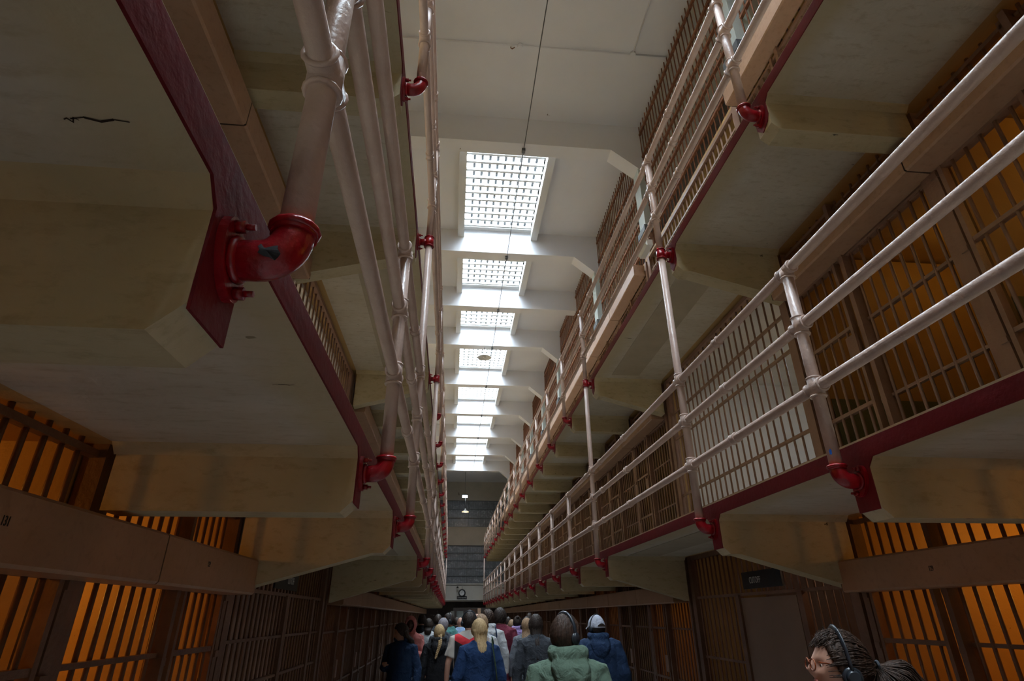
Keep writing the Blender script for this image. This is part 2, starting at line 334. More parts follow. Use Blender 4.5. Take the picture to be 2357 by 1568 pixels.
# ------------------------------------------------------------------ galleries
def gallery(s, t_):
    zf = ZF[t_]; zb = zf-.10; y0, y1 = -2.6, YEND+.25
    root = empty('gallery', (SX(s, U_EDGE), YC, zb)); O = Vector(root.location)
    tag(root, 'cream concrete walkway of the %s on the %s with a red front edge' % (LEVEL[t_], SIDE[s]), 'walkway', 'cell block galleries')
    def loc(mb): mb.v = [tuple(Vector(p)-O) for p in mb.v]; return mb
    sl = MB(); sl.box(SX(s, U_EDGE), SX(s, U_BAR-.08), y0, y1, zb, zf)
    loc(sl).build('slab', 'slab_paint', root)
    # beams under the slab
    for y in POSTS:
        hz = y in (YB, YC)
        drop = zb-.275
        us = [(U_EDGE, zb+.02), (U_EDGE, drop+.05), (U_EDGE+.05, drop)]
        if hz: us += [(U_EDGE+.12, drop), (U_BAR-.09, drop-.24), (U_BAR-.09, zb+.02)]
        else: us += [(U_BAR-.09, drop), (U_BAR-.09, zb+.02)]
        b = MB(); b.prism([(SX(s, u), z) for u, z in us], 'y', y-.075, y+.075)
        # fillets where beam meets slab
        for sg in (-1, 1):
            yy = y+sg*.075
            b.prism([(yy, zb+.005), (yy+sg*.045, zb+.005), (yy, zb-.045)], 'x', SX(s, U_EDGE), SX(s, U_BAR-.08))
        loc(b).build('beam', 'beam_paint', root)
    # red band with the painted beam ends (the slab paint carries an ochre margin beside it)
    poly = [(y0, zb), (y0, zf-.012), (y1, zf-.012), (y1, zb)]
    for y in reversed(POSTS):
        d = zb-.235 if t_ == 2 else zb-.22
        if y+.11 < y1: poly += [(y+.115, zb), (y+.075, zb-.04)]
        else: poly += [(y+.075, zb)]
        if t_ == 2: poly += [(y+.073, d), (y-.073, d)]
        else: poly += [(y+.073, d+.06), (y+.02, d-.0), (y-.05, d+.035), (y-.073, d+.08)]
        poly += [(y-.075, zb-.04), (y-.115, zb)]
    poly = poly[::-1]
    import mathutils.geometry as G
    bm = MB(); xs = (SX(s, U_EDGE), SX(s, U_EDGE-.006))
    tri = G.tessellate_polygon([[Vector((p[0], p[1], 0)) for p in poly]]); n = len(poly)
    for x in xs: bm.add([(x, p[0], p[1]) for p in poly], [tuple(q) for q in tri])
    bm.add([(xs[0], *p) for p in poly]+[(xs[1], *p) for p in poly], [(i, (i+1) % n, (i+1) % n+n, i+n) for i in range(n)])
    loc(bm).build('edge_band', 'red_band', root)
    # patched rectangles in the soffit of the wide bay
    pt = MB(); pt.box(SX(s, U_EDGE+.22), SX(s, U_EDGE+.62), YB+.25, YC-.25, zb-.006, zb+.004)
    tag(loc(pt).build('patched_soffit', 'soffit_patch', root), 'darker patched rectangle of concrete')
    # cracks
    if (t_ == 2):
        cr = MB(); rr = random.Random(5+s)
        for q in range(26):
            yy = rr.choice([rr.uniform(.2, 2.2), rr.uniform(2.8, 4.1), rr.uniform(4.5, 7.3)]); u = rr.uniform(U_EDGE+.1, U_BAR-.2); L = rr.uniform(.02, .09)
            p0 = [SX(s, u), yy]; pts = [(p0[0]+L*k_/4, p0[1]+rr.uniform(-.005, .005)) for k_ in range(5)]
            for k_ in range(4):
                a, b_ = pts[k_], pts[k_+1]; wd = .0022*(1 if k_ in (1, 2) else .5)
                cr.add([(a[0], a[1]-wd, zb-.001), (b_[0], b_[1]-wd, zb-.001), (b_[0], b_[1]+wd, zb-.001), (a[0], a[1]+wd, zb-.001)], [(0, 1, 2, 3)])
        tag(loc(cr).build('flaking_cracks', 'seam_dark', root), kind='stuff')
    return root
for s in (-1, 1):
    for t_ in (2, 3): gallery(s, t_)

# ------------------------------------------------------------------ pipe railings
RP, RR = .031, .028
HL, HM, HT = .41, .77, 1.128
def elbow_mesh(s, tee=False):
    """red fitting from the post foot into the fascia; origin on the post axis at collar height"""
    b = MB(); g = U_EDGE-U_POST-.006
    if tee:
        b.tube((0, 0, -.085), (0, 0, .015), .041, 18); b.ring((0, 0, -.082), (0, 0, 1), .041, .006); b.ring((0, 0, .012), (0, 0, 1), .041, .006)
        b.tube((0, 0, -.035), (s*(g-.01), 0, -.035), .030, 16); b.ring((s*.045, 0, -.035), (1, 0, 0), .031, .006)
        zc = -.035
    else:
        b.tube((0, 0, -.018), (0, 0, .0), .042, 18); b.ring((0, 0, -.003), (0, 0, 1), .040, .008)
        pts = [(0, 0, -.01)]; R = .055
        for i in range(9):
            a = PI/2*i/8; pts.append((s*(R-R*math.cos(a)), 0, -.018-R*math.sin(a)))
        pts.append((s*(g-.015), 0, -.018-R)); b.sweep(pts, .0375, 18); zc = -.018-R
    b.ring((s*(g-.022), 0, zc), (1, 0, 0), .036, .009, 16)
    # oval flange on the fascia, set on the diagonal, with bolts
    n = 24; poly = []
    for i in range(n):
        a = 2*PI*i/n; x = .050*math.cos(a); y = .078*math.sin(a); c_, s_ = math.cos(.45), math.sin(.45); poly.append((x*c_-y*s_, zc+x*s_+y*c_))
    b.prism(poly, 'x', s*(g-.016), s*g)
    for q in (-1, 1):
        c_, s_ = math.cos(.45), math.sin(.45); y = -q*.060*s_; z = zc+q*.060*c_
        b.tube((s*(g-.034), y, z), (s*(g-.012), y, z), .012, 6); b.tube((s*(g-.05), y, z), (s*(g-.03), y, z), .006, 8)
    return b
def cross_mesh(top=False, through=True):
    b = MB(); z0, z1 = -.055, (.055 if through else .0)
    b.tube((0, 0, z0), (0, 0, z1), .0385, 16)
    b.ring((0, 0, z0+.005), (0, 0, 1), .037, .0065)
    if through: b.ring((0, 0, z1-.005), (0, 0, 1), .037, .0065)
    b.tube((0, -.062, 0), (0, .062, 0), .0355, 16)
    for q in (-1, 1): b.ring((0, q*.058, 0), (0, 1, 0), .034, .0065)
    return b
FIT = {}
for s in (-1, 1):
    FIT['elbow', s] = elbow_mesh(s).mesh('elbow_fitting', 'red_gloss'); FIT['tee', s] = elbow_mesh(s, True).mesh('tee_fitting', 'red_gloss')
FIT['cross'] = cross_mesh().mesh('pipe_fitting', 'pipe_paint'); FIT['top'] = cross_mesh(through=False).mesh('pipe_fitting', 'pipe_paint')
def inst(me, name, parent, loc):
    o = bpy.data.objects.new(name, me); COL.objects.link(o); o.parent = parent; o.location = loc; return o
def patch(c, r, ang, z, wd, ht, seed, parent, mat, name='paint_chip', label=None):
    """ragged chip wrapped on a pipe of radius r around axis c"""
    rr = random.Random(seed); n = 16; vs = [(c[0]+math.cos(ang)*(r+.0012), c[1]+math.sin(ang)*(r+.0012), z)]
    for i in range(n):
        a = 2*PI*i/n; k = rr.uniform(.6, 1.1); da = ang+wd*k*math.cos(a)/r; vs.append((c[0]+math.cos(da)*(r+.001), c[1]+math.sin(da)*(r+.001), z+ht*k*math.sin(a)))
    o = MB().add(vs, [(0, i+1, (i+1) % n+1) for i in range(n)]).build(name, mat, parent)
    if label: o['label'] = label
    return o
def railing(s, t_):
    zc = ZF[t_]-.121; X = SX(s, U_POST)
    root = empty('pipe_railing', (X, YC, zc))
    tag(root, 'pinkish pipe railing with red elbow feet along the %s on the %s' % (LEVEL[t_], SIDE[s]), 'railing', 'gallery railings')
    for nm, h in (('lower_rail', HL), ('middle_rail', HM), ('top_rail', HT)):
        b = MB(); b.tube((0, -2.5-YC, h), (0, YEND-YC, h), RR, 16)
        for yy in ([YB-.75, YC-1.6, YC+.33, YC-.5] if t_ == 2 else [YB-.62, YC-.6, YB+.1]):
            for q in (-.03, .03): b.ring((0, yy-YC+q, h), (0, 1, 0), RR+.003, .006)
            b.tube((0, yy-YC-.03, h), (0, yy-YC+.03, h), RR+.004, 16)
        # return to the wall at the far end
        b.tube((0, YEND-YC, h), (s*(U_BAR-U_POST), YEND-YC, h), RR, 10)
        b.build(nm, 'pipe_paint', root)
    for y in POSTS:
        tall = t_ == 2 and y in (YB, YC, POSTS[-1])
        tee = t_ == 3 and y in (YB, YC, POSTS[-1])
        top = (ZF[3]-.121-zc-.08) if tall else HT
        p = MB(); p.tube((0, 0, 0), (0, 0, top), RP, 16)
        post = p.build('post', 'pipe_paint', root, (0, y-YC, 0))
        inst(FIT['tee' if tee else 'elbow', s], 'tee_fitting' if tee else 'elbow_fitting', post, (0, 0, 0))
        for h in (HL, HM): inst(FIT['cross'], 'pipe_fitting', post, (0, 0, h))
        inst(FIT['cross' if tall else 'top'], 'pipe_fitting', post, (0, 0, HT))
        if y == YA and s == 1 and t_ == 2: patch((0, 0), RP, math.radians(215), .065, .008, .016, 3, post, 'chip_blue', label='blue patch of bare paint')
        if y == YZ and s == -1 and t_ == 2:
            b = MB(); rr = random.Random(4); n = 18; pts = [Vector((-.030, -.0385, -.073))]
            for i in range(n):
                a = 2*PI*i/n; k = rr.uniform(.65, 1.15); dx, dz = .021*k*math.cos(a), .019*k*math.sin(a); pts.append(Vector((-.024+dx, -math.sqrt(max(0, .0385**2-dz*dz))+.0004, -.073+dz)))
            b.add(pts, [(0, i+1, (i+1) % n+1) for i in range(n)]); b.build('paint_chip', 'chip_black', post)['label'] = 'black chip in the red paint'
    return root
for s in (-1, 1):
    for t_ in (2, 3): railing(s, t_)
# red painted lug on the left top tier fascia

# ------------------------------------------------------------------ cell fronts
def cell_parts(s, t_):
    """meshes of one cell front, origin at the near-low corner of the bay (y 0..1.7); x grows outward by s"""
    H = 2.32 if t_ < 3 else 2.06
    x = 0
    hb = [.27, .87, 1.48, 1.80] if t_ == 1 else [.03, .62, 1.23, 1.80]
    g = MB()
    for i in range(8): y = .13+i*.105; g.tube((0, y, 0), (0, y, H), .0115, 8)
    for z in hb+[H-.05]: g.box(-.006*1, .03, .07, .90, z-.011, z+.011)
    d = MB()
    for i in range(5): y = 1.045+.07+i*.103; d.tube((-s*.03, y, .03), (-s*.03, y, 1.82), .0115, 8)
    for z in hb: d.box(-s*.045, -s*.005, 1.05, 1.62, z-.014, z+.014)
    d.box(-s*.05, 0, 1.02, 1.05, 0, 1.84); d.box(-s*.05, 0, 1.595, 1.625, 0, 1.84)
    tr = MB()
    for i in range(5): y = 1.045+.07+i*.103; tr.tube((0, y, 1.82), (0, y, H), .0115, 8)
    tr.box(-.02, .02, .9, 1.66, H-.06, H-.03)
    j = MB(); j.box(-s*.06, s*.03, .90, .94, 0, H); j.box(-s*.02, s*.03, .94, .99, 0, H)
    j.box(-s*.05, s*.04, 0, .06, 0, H); j.box(-s*.05, s*.04, 1.64, 1.70, 0, H); j.box(-s*.035, s*.02, 1.655, 1.69, 0, H)
    j.box(-s*.03, s*.03, 0, 1.70, 1.80, 1.835)
    for z in hb:
        for y in (.92, 1.66): j.box(-s*.062, -s*.02, y-.025, y+.025, z-.05, z-.015)
    bp_, fp_ = ('shaded_bar_paint', 'shaded_frame_paint') if t_ == 1 else ('bar_paint', 'frame_paint')
    return [('grille', g.mesh('grille', bp_)), ('door', d.mesh('cell_door', bp_)), ('transom_bars', tr.mesh('transom_bars', bp_)), ('frame', j.mesh('cell_frame', fp_))]
CELLS = [YB-3*D, YB-2*D, YB-D] + [YC+D*i for i in range(16)]
for s, t_ in ((-1, 1), (1, 1), (-1, 2), (1, 2), (1, 3)):
    parts = cell_parts(s, t_)
    lock = MB().box(-s*.075, -s*.05, .99, 1.10, .95, 1.15).mesh('lock_case', 'frame_paint')
    for i, y in enumerate(CELLS):
        root = empty('barred_cell', (SX(s, U_BAR), y, ZF[t_]))
        where = ('%s before the side passage' % ['third', 'second', 'first'][i]) if i < 3 else ('%s beyond the side passage' % ORD[i-3])
        tag(root, 'barred prison cell on the %s at %s, %s' % (LEVEL[t_], SIDE[s], where), 'cell', 'barred cells')
        for nm, me in parts:
            o = inst(me, nm, root, (0, 0, 0))
            if nm == 'door' and t_ < 3 and i > 0: inst(lock, 'lock_case', o, (0, 0, 0))
# lock mechanism housings over the doors
for s, t_ in ((-1, 1), (1, 1), (-1, 2), (1, 2), (1, 3)):
    z0 = ZF[t_]+1.79 if t_ > 1 else 1.79; z0 = {1: 1.785, 2: 4.225, 3: 6.715}[t_]; hh = .215 if t_ == 1 else .20
    for rng, nm in ((CELLS[:3], 'near'), (CELLS[3:], 'far')):
        root = empty('lock_housing', (SX(s, U_BOX), rng[0], z0))
        tag(root, 'long sheet metal door mechanism housing on the %s at %s, %s the side passage' % (LEVEL[t_], SIDE[s], 'before' if nm == 'near' else 'beyond'), 'housing', 'door mechanism housings')
        for i, y in enumerate(rng):
            off = (.28 if (t_ == 1 and s == -1) else -.03) if nm == 'near' else 0
            a = y-rng[0]+off; b_ = a+D
            if i == 0 and nm == 'near': a -= .4
            if i == len(rng)-1 and nm == 'near': b_ = D*3-.05
            if nm == 'far' and i == 0: a += .1
            b = MB(); dx = s*(U_BAR-.04-U_BOX)
            if b_-a < .3: continue
            r_ = .012
            prof = [(0, r_), (s*r_, 0), (dx, 0), (dx, hh), (s*r_, hh), (0, hh-r_)]
            b.prism(prof, 'y', a+.006, b_-.006)
            cv = b.build('cover_panel', 'shaded_housing_paint' if t_ == 1 else 'housing_paint', root)
            MB().prism([(s*.003, .008), (dx, .004), (dx, hh-.004), (s*.003, hh-.008)], 'y', b_-.006, b_+.006).build('seam', 'seam_dark', root)
for s, txt, y, z, sz in ((-1, '131', 1.83, 1.905, .030), (-1, '129', 3.37, 1.907, .028), (1, '129', 3.34, 1.885, .030)):
    me = text_mesh(txt, sz*1.35); me.materials.append(MAT['black_letter'])
    host = [o for o in bpy.data.objects if o.name.startswith('lock_housing') and abs(o.location.x-SX(s, U_BOX)) < .01 and abs(o.location.z-1.785) < .01 and o.location.y < 5][0]
    o = bpy.data.objects.new('stencilled_number', me); COL.objects.link(o); o.parent = host
    xd = Vector((0, -s, 0)); yd = Vector((0, 0, 1)); zd = xd.cross(yd)
    m_ = Matrix((xd, yd, zd)).transposed().to_4x4(); m_.translation = Vector((SX(s, U_BOX)-s*.001, y, z))-Vector(host.location)
    o.matrix_local = m_ @ Matrix.Scale(.62, 4, (1, 0, 0)); o['label'] = 'black stencilled number %s' % txt

# ------------------------------------------------------------------ side passage (cutoff) between the two wide-bay beams
Y0, Y1 = YB+.15, YC-.15
for s in (-1, 1):
    for t_ in (1, 2, 3):
        if s == -1 and t_ == 3: continue
        zf = ZF[t_]; H = 2.32 if t_ < 3 else 2.06
        root = empty('passage_grille', (SX(s, U_BAR), Y0, zf))
        tag(root, 'wide barred grille closing the side passage on the %s at %s' % (LEVEL[t_], SIDE[s]), 'grille', 'side passage grilles')
        W = Y1-Y0; BP_, FP_ = ('shaded_bar_paint', 'shaded_frame_paint') if t_ == 1 else ('bar_paint', 'frame_paint')
        b = MB(); n = int(W/(.135 if t_ == 2 else .115))
        z_lo = 0 if t_ > 1 else 1.83
        for i in range(n+1):
            y = .05+(W-.1)*i/n
            if t_ == 1 and s == 1: z_lo = 0 if (y < .72 or y > 1.92) else 1.83
            if t_ == 1 and s == -1: z_lo = 0
            b.tube((0, y, z_lo), (0, y, H), .0105, 8)
        b.build('bars', BP_, root)
        c = MB()
        for z in {1: [.6, 1.2, 1.836], 2: [.05, .665, 1.43, 1.79], 3: [.04, .9, 1.80]}[t_]:
            if t_ == 1 and s == 1 and z < 1.8: c.box(-.008, .012, 0, .72, z-.012, z+.012); c.box(-.008, .012, 1.92, W, z-.012, z+.012)
            else: c.box(-s*.012, s*.012, 0, W, z-.014, z+.014)
        if t_ == 2: c.box(s*.05, s*.07, 0, W, .98, 1.03); c.box(s*.05, s*.07, 0, W, .40, .45)
        c.build('cross_bars', BP_, root)
        fr = MB(); fr.box(-s*.04, s*.04, -.10, 0, 0, H); fr.box(-s*.04, s*.04, W, W+.10, 0, H); fr.box(-s*.03, s*.02, 0, W, H-.05, H)
        fr.build('frame', FP_, root)
        if t_ == 1:
            fr = MB(); ys_ = (.72, 1.92) if s == 1 else (1.5, 2.6)
            for y in ys_: MB().box(-s*.03, s*.03, y-.05, y+.03, 0, 1.83).build('door_jamb', FP_, root)
            if s == 1:
                dr = MB(); dr.box(-s*.01, s*.02, .78, 1.86, 0, 1.80); dr.box(-s*.018, s*.025, .78, .84, 0, 1.8); dr.build('door', 'door_brown', root)
            cr = MB()
            if s == -1:
                for z in (.6, 1.2, 1.5): cr.box(-s*.02, s*.012, 0, W, z-.01, z+.01)
                cr.build('lower_bars', BP_, root)
    # inside of the passage
    p = MB(); UB = 4.85
    pw = MB(); z2 = ZF[2]
    pw.box(SX(s, U_BAR+.12), SX(s, 4.7), Y1-.02, Y1+.03, z2, z2+2.3); pw.box(SX(s, U_BAR+.12), SX(s, 4.7), Y0-.14, Y0-.10, z2, z2+2.3)
    pw.box(SX(s, 4.68), SX(s, 4.72), Y0-.1, Y1, z2, z2+2.3); pw.box(SX(s, U_BAR+.12), SX(s, 4.7), Y0-.1, Y1, z2+2.28, z2+2.33)
    struct(pw, 'wall_passage_%s' % SIDE[s], 'passage_white')
    if s == 1:  # unseen lamp, added to brighten the tan wall behind the bars
        fx = empty('added_passage_light', (SX(s, U_BAR+.5), 4.75, 2.30)); tag(fx, 'added ceiling lamp brightening the ground floor passage at right', 'light')
        MB().lathe([(0, -.05), (.05, -.045), (.07, -.02), (.08, 0), (.08, .018)], n=20).build('lamp_shade', 'white_paint', fx)
        L = bpy.data.lights.new('added_passage_bulb', 'POINT'); L.energy = 1.8; L.color = (1, .72, .52); L.shadow_soft_size = .05
        o = bpy.data.objects.new('added_passage_bulb_light', L); COL.objects.link(o); o.location = (SX(s, U_BAR+.5), 4.75, 2.18)
    q_ = .9 if s == 1 else .30
    p = MB(); p.box(SX(s, U_BAR+q_), SX(s, U_BAR+q_+.06), Y0-.1, Y1+.1, 0, 2.32); struct(p, 'wall_cutoff_%s' % SIDE[s], 'tan_wall')
    # unseen strip light, added to stand in for daylight in the passage
    fx = empty('added_passage_light', (SX(s, 4.1), 4.9, z2+2.28)); tag(fx, 'added strip light standing in for daylight in the middle tier passage at %s' % SIDE[s], 'light', 'added passage lights')
    MB().box(-.5, .5, -.06, .06, -.05, 0).build('housing', 'white_paint', fx)
    MB().box(-.48, .48, -.045, .045, -.065, -.05).build('diffuser', 'led_white', fx)
    L = bpy.data.lights.new('added_passage_light', 'AREA'); L.shape = 'RECTANGLE'; L.size = .9; L.size_y = .1; L.energy = 9 if s == 1 else 22; L.color = (.80, .90, 1)
    o = bpy.data.objects.new('added_passage_lamp', L); COL.objects.link(o); o.location = (SX(s, 4.1), 4.9, z2+2.20)
p = MB(); p.box(SX(1, 3.6), SX(1, 3.65), Y0-.1, Y1+.1, ZF[3], 6.9); struct(p, 'wall_passage_top', 'dark_wall')
# CUTOFF signs
for s, yc_, z in ((1, 5.74, 1.955), (-1, 5.75, 1.95)):
    root = empty('sign', (SX(s, U_BAR-.03), yc_, z)); tag(root, 'black CUTOFF sign hung on the passage bars at %s' % SIDE[s], 'sign', 'passage signs')
    MB().box(-.008, .008, -.385, .385, -.075, .085).build('board', 'black_gloss', root)
    me = text_mesh('CUTOFF', .085); me.materials.append(MAT['white_letter']); o = bpy.data.objects.new('lettering', me); COL.objects.link(o); o.parent = root
    xd = Vector((0, -s, 0)); yd = Vector((0, 0, 1)); m_ = Matrix((xd, yd, xd.cross(yd))).transposed().to_4x4(); m_.translation = Vector((-s*.0095, .12, 0))
    o.matrix_local = m_ @ Matrix.Scale(.72, 4, (1, 0, 0))

# ------------------------------------------------------------------ rusty grille above the top tier at right, columns, floodlights
COLY = [y+.15 for y in BEAMS if y > 4 and y != 13.69]
edges = [-2] + COLY
for i in range(len(COLY)):
    a = edges[i]+(.15 if i else 0); b_ = edges[i+1]-.15
    root = empty('vent_grille', (SX(1, U_WALL), a, 6.95))
    tag(root, 'rust brown bar grille between top tier cells and ceiling, %s panel from the near end' % ORD[i], 'grille', 'upper grilles')
    W = b_-a; H = ZCEIL-6.95
    g = MB(); n = int(W/.115)
    for q in range(n+1): y = W*q/n; g.tube((0, y, 0), (0, y, H), .010, 6)
    g.build('bars', 'rusty_bar', root)
    g = MB()
    for z in (.06, .62, 1.18, 1.75, 2.3, 2.85): g.box(-.02, .02, 0, W, z-.02, z+.02)
    g.build('cross_bars', 'rusty_bar', root)
bw = MB(); bw.box(SX(1, 3.6), SX(1, 3.7), -9, YEND, 7.05, ZCEIL); struct(bw, 'wall_duct', 'dark_wall')
for i, y in enumerate(COLY):
    root = empty('column', (SX(1, U_WALL), y, 6.95)); tag(root, 'pale green white square column above the top tier cells, %s from the near end' % ORD[i], 'column', 'upper columns')
    MB().box(-.12, .14, -.14, .14, .72, 2.5).build('shaft', 'column_paint', root)
    MB().box(-.16, .16, -.18, .18, .62, .74).build('base_plate', 'steel_grey', root)
    MB().box(-.10, .16, -.13, .13, .0, .62).build('pier', 'frame_paint', root)
    fl = empty('floodlight', (SX(1, U_BOX+.06), y-.45, 6.915)); tag(fl, 'white angled floodlight on the top tier housing, %s from the near end' % ORD[i], 'floodlight', 'floodlights on the housing')
    MB().box(.0, .09, -.20, .20, 0, .10).build('body', 'white_paint', fl)
    f = MB(); f.prism([(-.06, .05), (.0, .0), (.01, .008), (-.05, .06)], 'y', -.18, .18); f.prism([(-.05, .14), (.0, .09), (.01, .1), (-.04, .15)], 'y', -.18, .18); f.build('flap', 'white_paint', fl)

# ------------------------------------------------------------------ things on the ceiling and the far end
b = MB(); b.tube((-1.6, 6.11, 9.975), (SX(1, U_WALL), 6.06, 9.975), .013, 8)
cd = b.build('ceiling_conduit', 'ceiling_paint'); tag(cd, 'thin conduit crossing the ceiling slab before the first skylight', 'conduit')
jb = MB(); jb.tube((.79, 6.1, 9.93), (.79, 6.1, 10.0), .05, 16); jb.box(.70, .88, 6.07, 6.13, 9.955, 9.995); o = jb.build('junction_box', 'ceiling_paint'); tag(o, 'small round junction box in the middle of the ceiling conduit', 'junction box')
MB().sweep([(.70, 6.1, 9.94), (.66, 6.1, 9.90), (.64, 6.1, 9.92), (.64, 6.1, 9.95)], .008, 8).build('hook', 'rusty_bar', o)
b = MB(); b.tube((2.66, 6.06, 9.975), (2.66, -2, 9.975), .011, 8); b.tube((2.66, 6.06, 9.95), (2.66, 6.06, 10), .045, 12)
tag(b.build('ceiling_conduit', 'ceiling_paint'), 'conduit running along the ceiling near the right wall with round box', 'conduit')
b = MB(); pts = [(1.03, y, 9.33-.015*math.sin(y*3)) for y in [x*.8 for x in range(-3, 42)]]; b.sweep(pts, .008, 6)
for y in BEAMS:
    if y > 0: b.box(1.0, 1.06, y+.1, y+.18, 9.32, 9.385)
tag(b.build('hanging_cable', 'steel_grey'), 'long thin cable strung under the beams in front of the skylights', 'cable')
def shade_lamp(loc, ztop, lit, label):
    root = empty('pendant_lamp', loc); tag(root, label, 'lamp')
    b = MB(); b.lathe([(.215, 0), (.222, .004), (.215, .012), (.19, .045), (.13, .085), (.07, .11), (.05, .135), (.045, .20), (.03, .215), (.0, .217)], n=28)
    b.lathe([(.215, 0), (.186, .04), (.125, .08), (.06, .105), (.0, .106)], n=28)
    b.build('lamp_shade', 'white_paint', root)
    MB().tube((0, 0, .2), (0, 0, ztop-loc[2]), .010, 8).build('rod', 'steel_grey', root)
    bl = MB().ball((0, 0, .045), .06, n=14); o = bl.build('bulb', 'bulb_orange' if lit else 'white_paint', root)
    if lit:
        L = bpy.data.lights.new('pendant', 'POINT'); L.energy = 25; L.color = (1, .62, .28); L.shadow_soft_size = .05
        q = bpy.data.objects.new('pendant_light', L); COL.objects.link(q); q.location = (loc[0], loc[1], loc[2]-.02)
        b = MB(); b.lathe([(.0, .02), (.18, .02)], n=28); b.build('diffuser', 'bulb_orange', root)
shade_lamp((.785, 16.34, 9.02), 9.38, False, 'white dish pendant lamp hanging in front of the fourth skylight')
shade_lamp((.70, 36.0, 7.42), 8.3, True, 'lit amber dish lamp hanging before the far wall')
root = empty('pendant_lamp', (.66, 36.0, 8.30)); tag(root, 'small white rectangular lamp glowing above the amber dish lamp', 'lamp')
MB().box(-.16, .16, -.08, .08, 0, .12).build('diffuser', 'led_white', root); MB().tube((0, 0, .12), (0, 0, 1.7), .01, 8).build('rod', 'steel_grey', root); MB().box(-.18, .18, -.1, .1, .12, .15).build('housing', 'steel_grey', root)
# clock and sign
ck = empty('wall_clock', (.71, YWALL-.12, 2.98)); tag(ck, 'round black rimmed clock on the far cream wall', 'clock')
b = MB(); b.ring((0, 0, 0), (0, 1, 0), .19, .035, 28, 8); b.build('rim', 'black_gloss', ck)
MB().tube((0, .03, 0), (0, -.0, 0), .18, 28).build('dial', 'white_paint', ck)
b = MB(); b.box(-.008, .008, -.012, -.006, 0, .12); b.box(-.09, 0, -.012, -.006, -.008, .008)
for i in range(12):
    a = i*PI/6; b.box(math.sin(a)*.15-.006, math.sin(a)*.15+.006, -.006, -.001, math.cos(a)*.15-.012, math.cos(a)*.15+.012)
b.build('hands_and_marks', 'black_gloss', ck)
MB().sweep([(0, .02, .22), (0, .02, .36), (-.0, .09, .40)], .012, 8).build('hanger', 'black_gloss', ck)
sg = empty('sign', (.71, YWALL-.10, 2.70)); tag(sg, 'small black name sign under the far clock', 'sign')
MB().box(-.32, .32, -.01, .01, -.09, .09).build('board', 'black_gloss', sg)
me = text_mesh('TIMES SQUARE', .085); me.materials.append(MAT['white_letter']); o = bpy.data.objects.new('lettering', me); COL.objects.link(o); o.parent = sg
o.rotation_euler = (PI/2, 0, 0); o.location = (0, -.012, 0)
wl = empty('wall_lamp', (.42, YWALL-.1, 3.28)); tag(wl, 'small black gooseneck lamp on the far wall beside the clock', 'lamp')
MB().sweep([(0, .1, .0), (0, -.05, .08), (.0, -.15, .05)], .012, 8).build('arm', 'black_gloss', wl); MB().lathe([(.09, -.05), (.04, .03), (0, .04)], (0, -.15, .03), 14).build('lamp_shade', 'black_gloss', wl)
b = MB().box(1.52, 1.70, YEND-.09, YEND+.09, 0, 2.04); tag(b.build('post', 'housing_paint'), 'pale pink square post under the far end of the right gallery', 'post')
for x0, x1, z0, z1, mt, nm, lb in ((.05, .28, 1.55, 1.95, 'white_paint', 'notice_board', 'small pale notice board left in the far doorway'), (.42, .85, 1.4, 1.95, 'column_paint', 'notice_board', 'pale green notice board in the far doorway'), (1.15, 1.75, .6, 2.05, 'tan_wall', 'partition', 'tan partition panel standing at right of the far doorway')):
    tag(MB().box(x0, x1, YWALL+.9, YWALL+.94, z0 if nm == 'notice_board' else 0, z1).build(nm, mt), lb, nm.replace('_', ' '))

# ------------------------------------------------------------------ warm bulbs inside the cells
n = 0
LITS = [(-1, 1, 1, 26), (-1, 1, 2, 30), (-1, 1, 0, 16), (1, 1, 2, 22), (1, 1, 1, 30), (1, 2, 1, 20), (1, 2, 2, 9), (-1, 1, 3, 5), (1, 1, 3, 8), (-1, 1, 5, 5), (1, 1, 5, 7), (-1, 2, 2, 8), (-1, 2, 1, 6), (1, 1, 7, 5), (-1, 1, 8, 5), (1, 1, 10, 5), (-1, 1, 11, 5)]
for s, t_, i, e_ in LITS:
    y = CELLS[i]+.85; x = SX(s, 3.7); z = ZF[t_]+2.16
    where = ('%s before' % ['third', 'second', 'first'][i]) if i < 3 else ('%s beyond' % ORD[i-3])
    r = empty('cell_lamp', (x, y, z)); tag(r, 'warm bulb glowing inside the %s %s cell, %s the side passage' % (LEVEL[t_], SIDE[s], where), 'lamp', 'bulbs inside the cells')
    MB().tube((0, 0, .08), (0, 0, .16), .04, 12).build('socket', 'steel_grey', r); MB().ball((0, 0, .04), .035, n=12).build('bulb', 'bulb_warm', r)
    L = bpy.data.lights.new('cell_bulb', 'POINT'); L.energy = e_*WARM*(1.25 if t_ == 1 else .6); L.color = (1, .43, .06) if t_ == 1 else (1, .54, .10); L.shadow_soft_size = .04
    o = bpy.data.objects.new('cell_bulb_light', L); COL.objects.link(o); o.location = (x, y, z-.03)

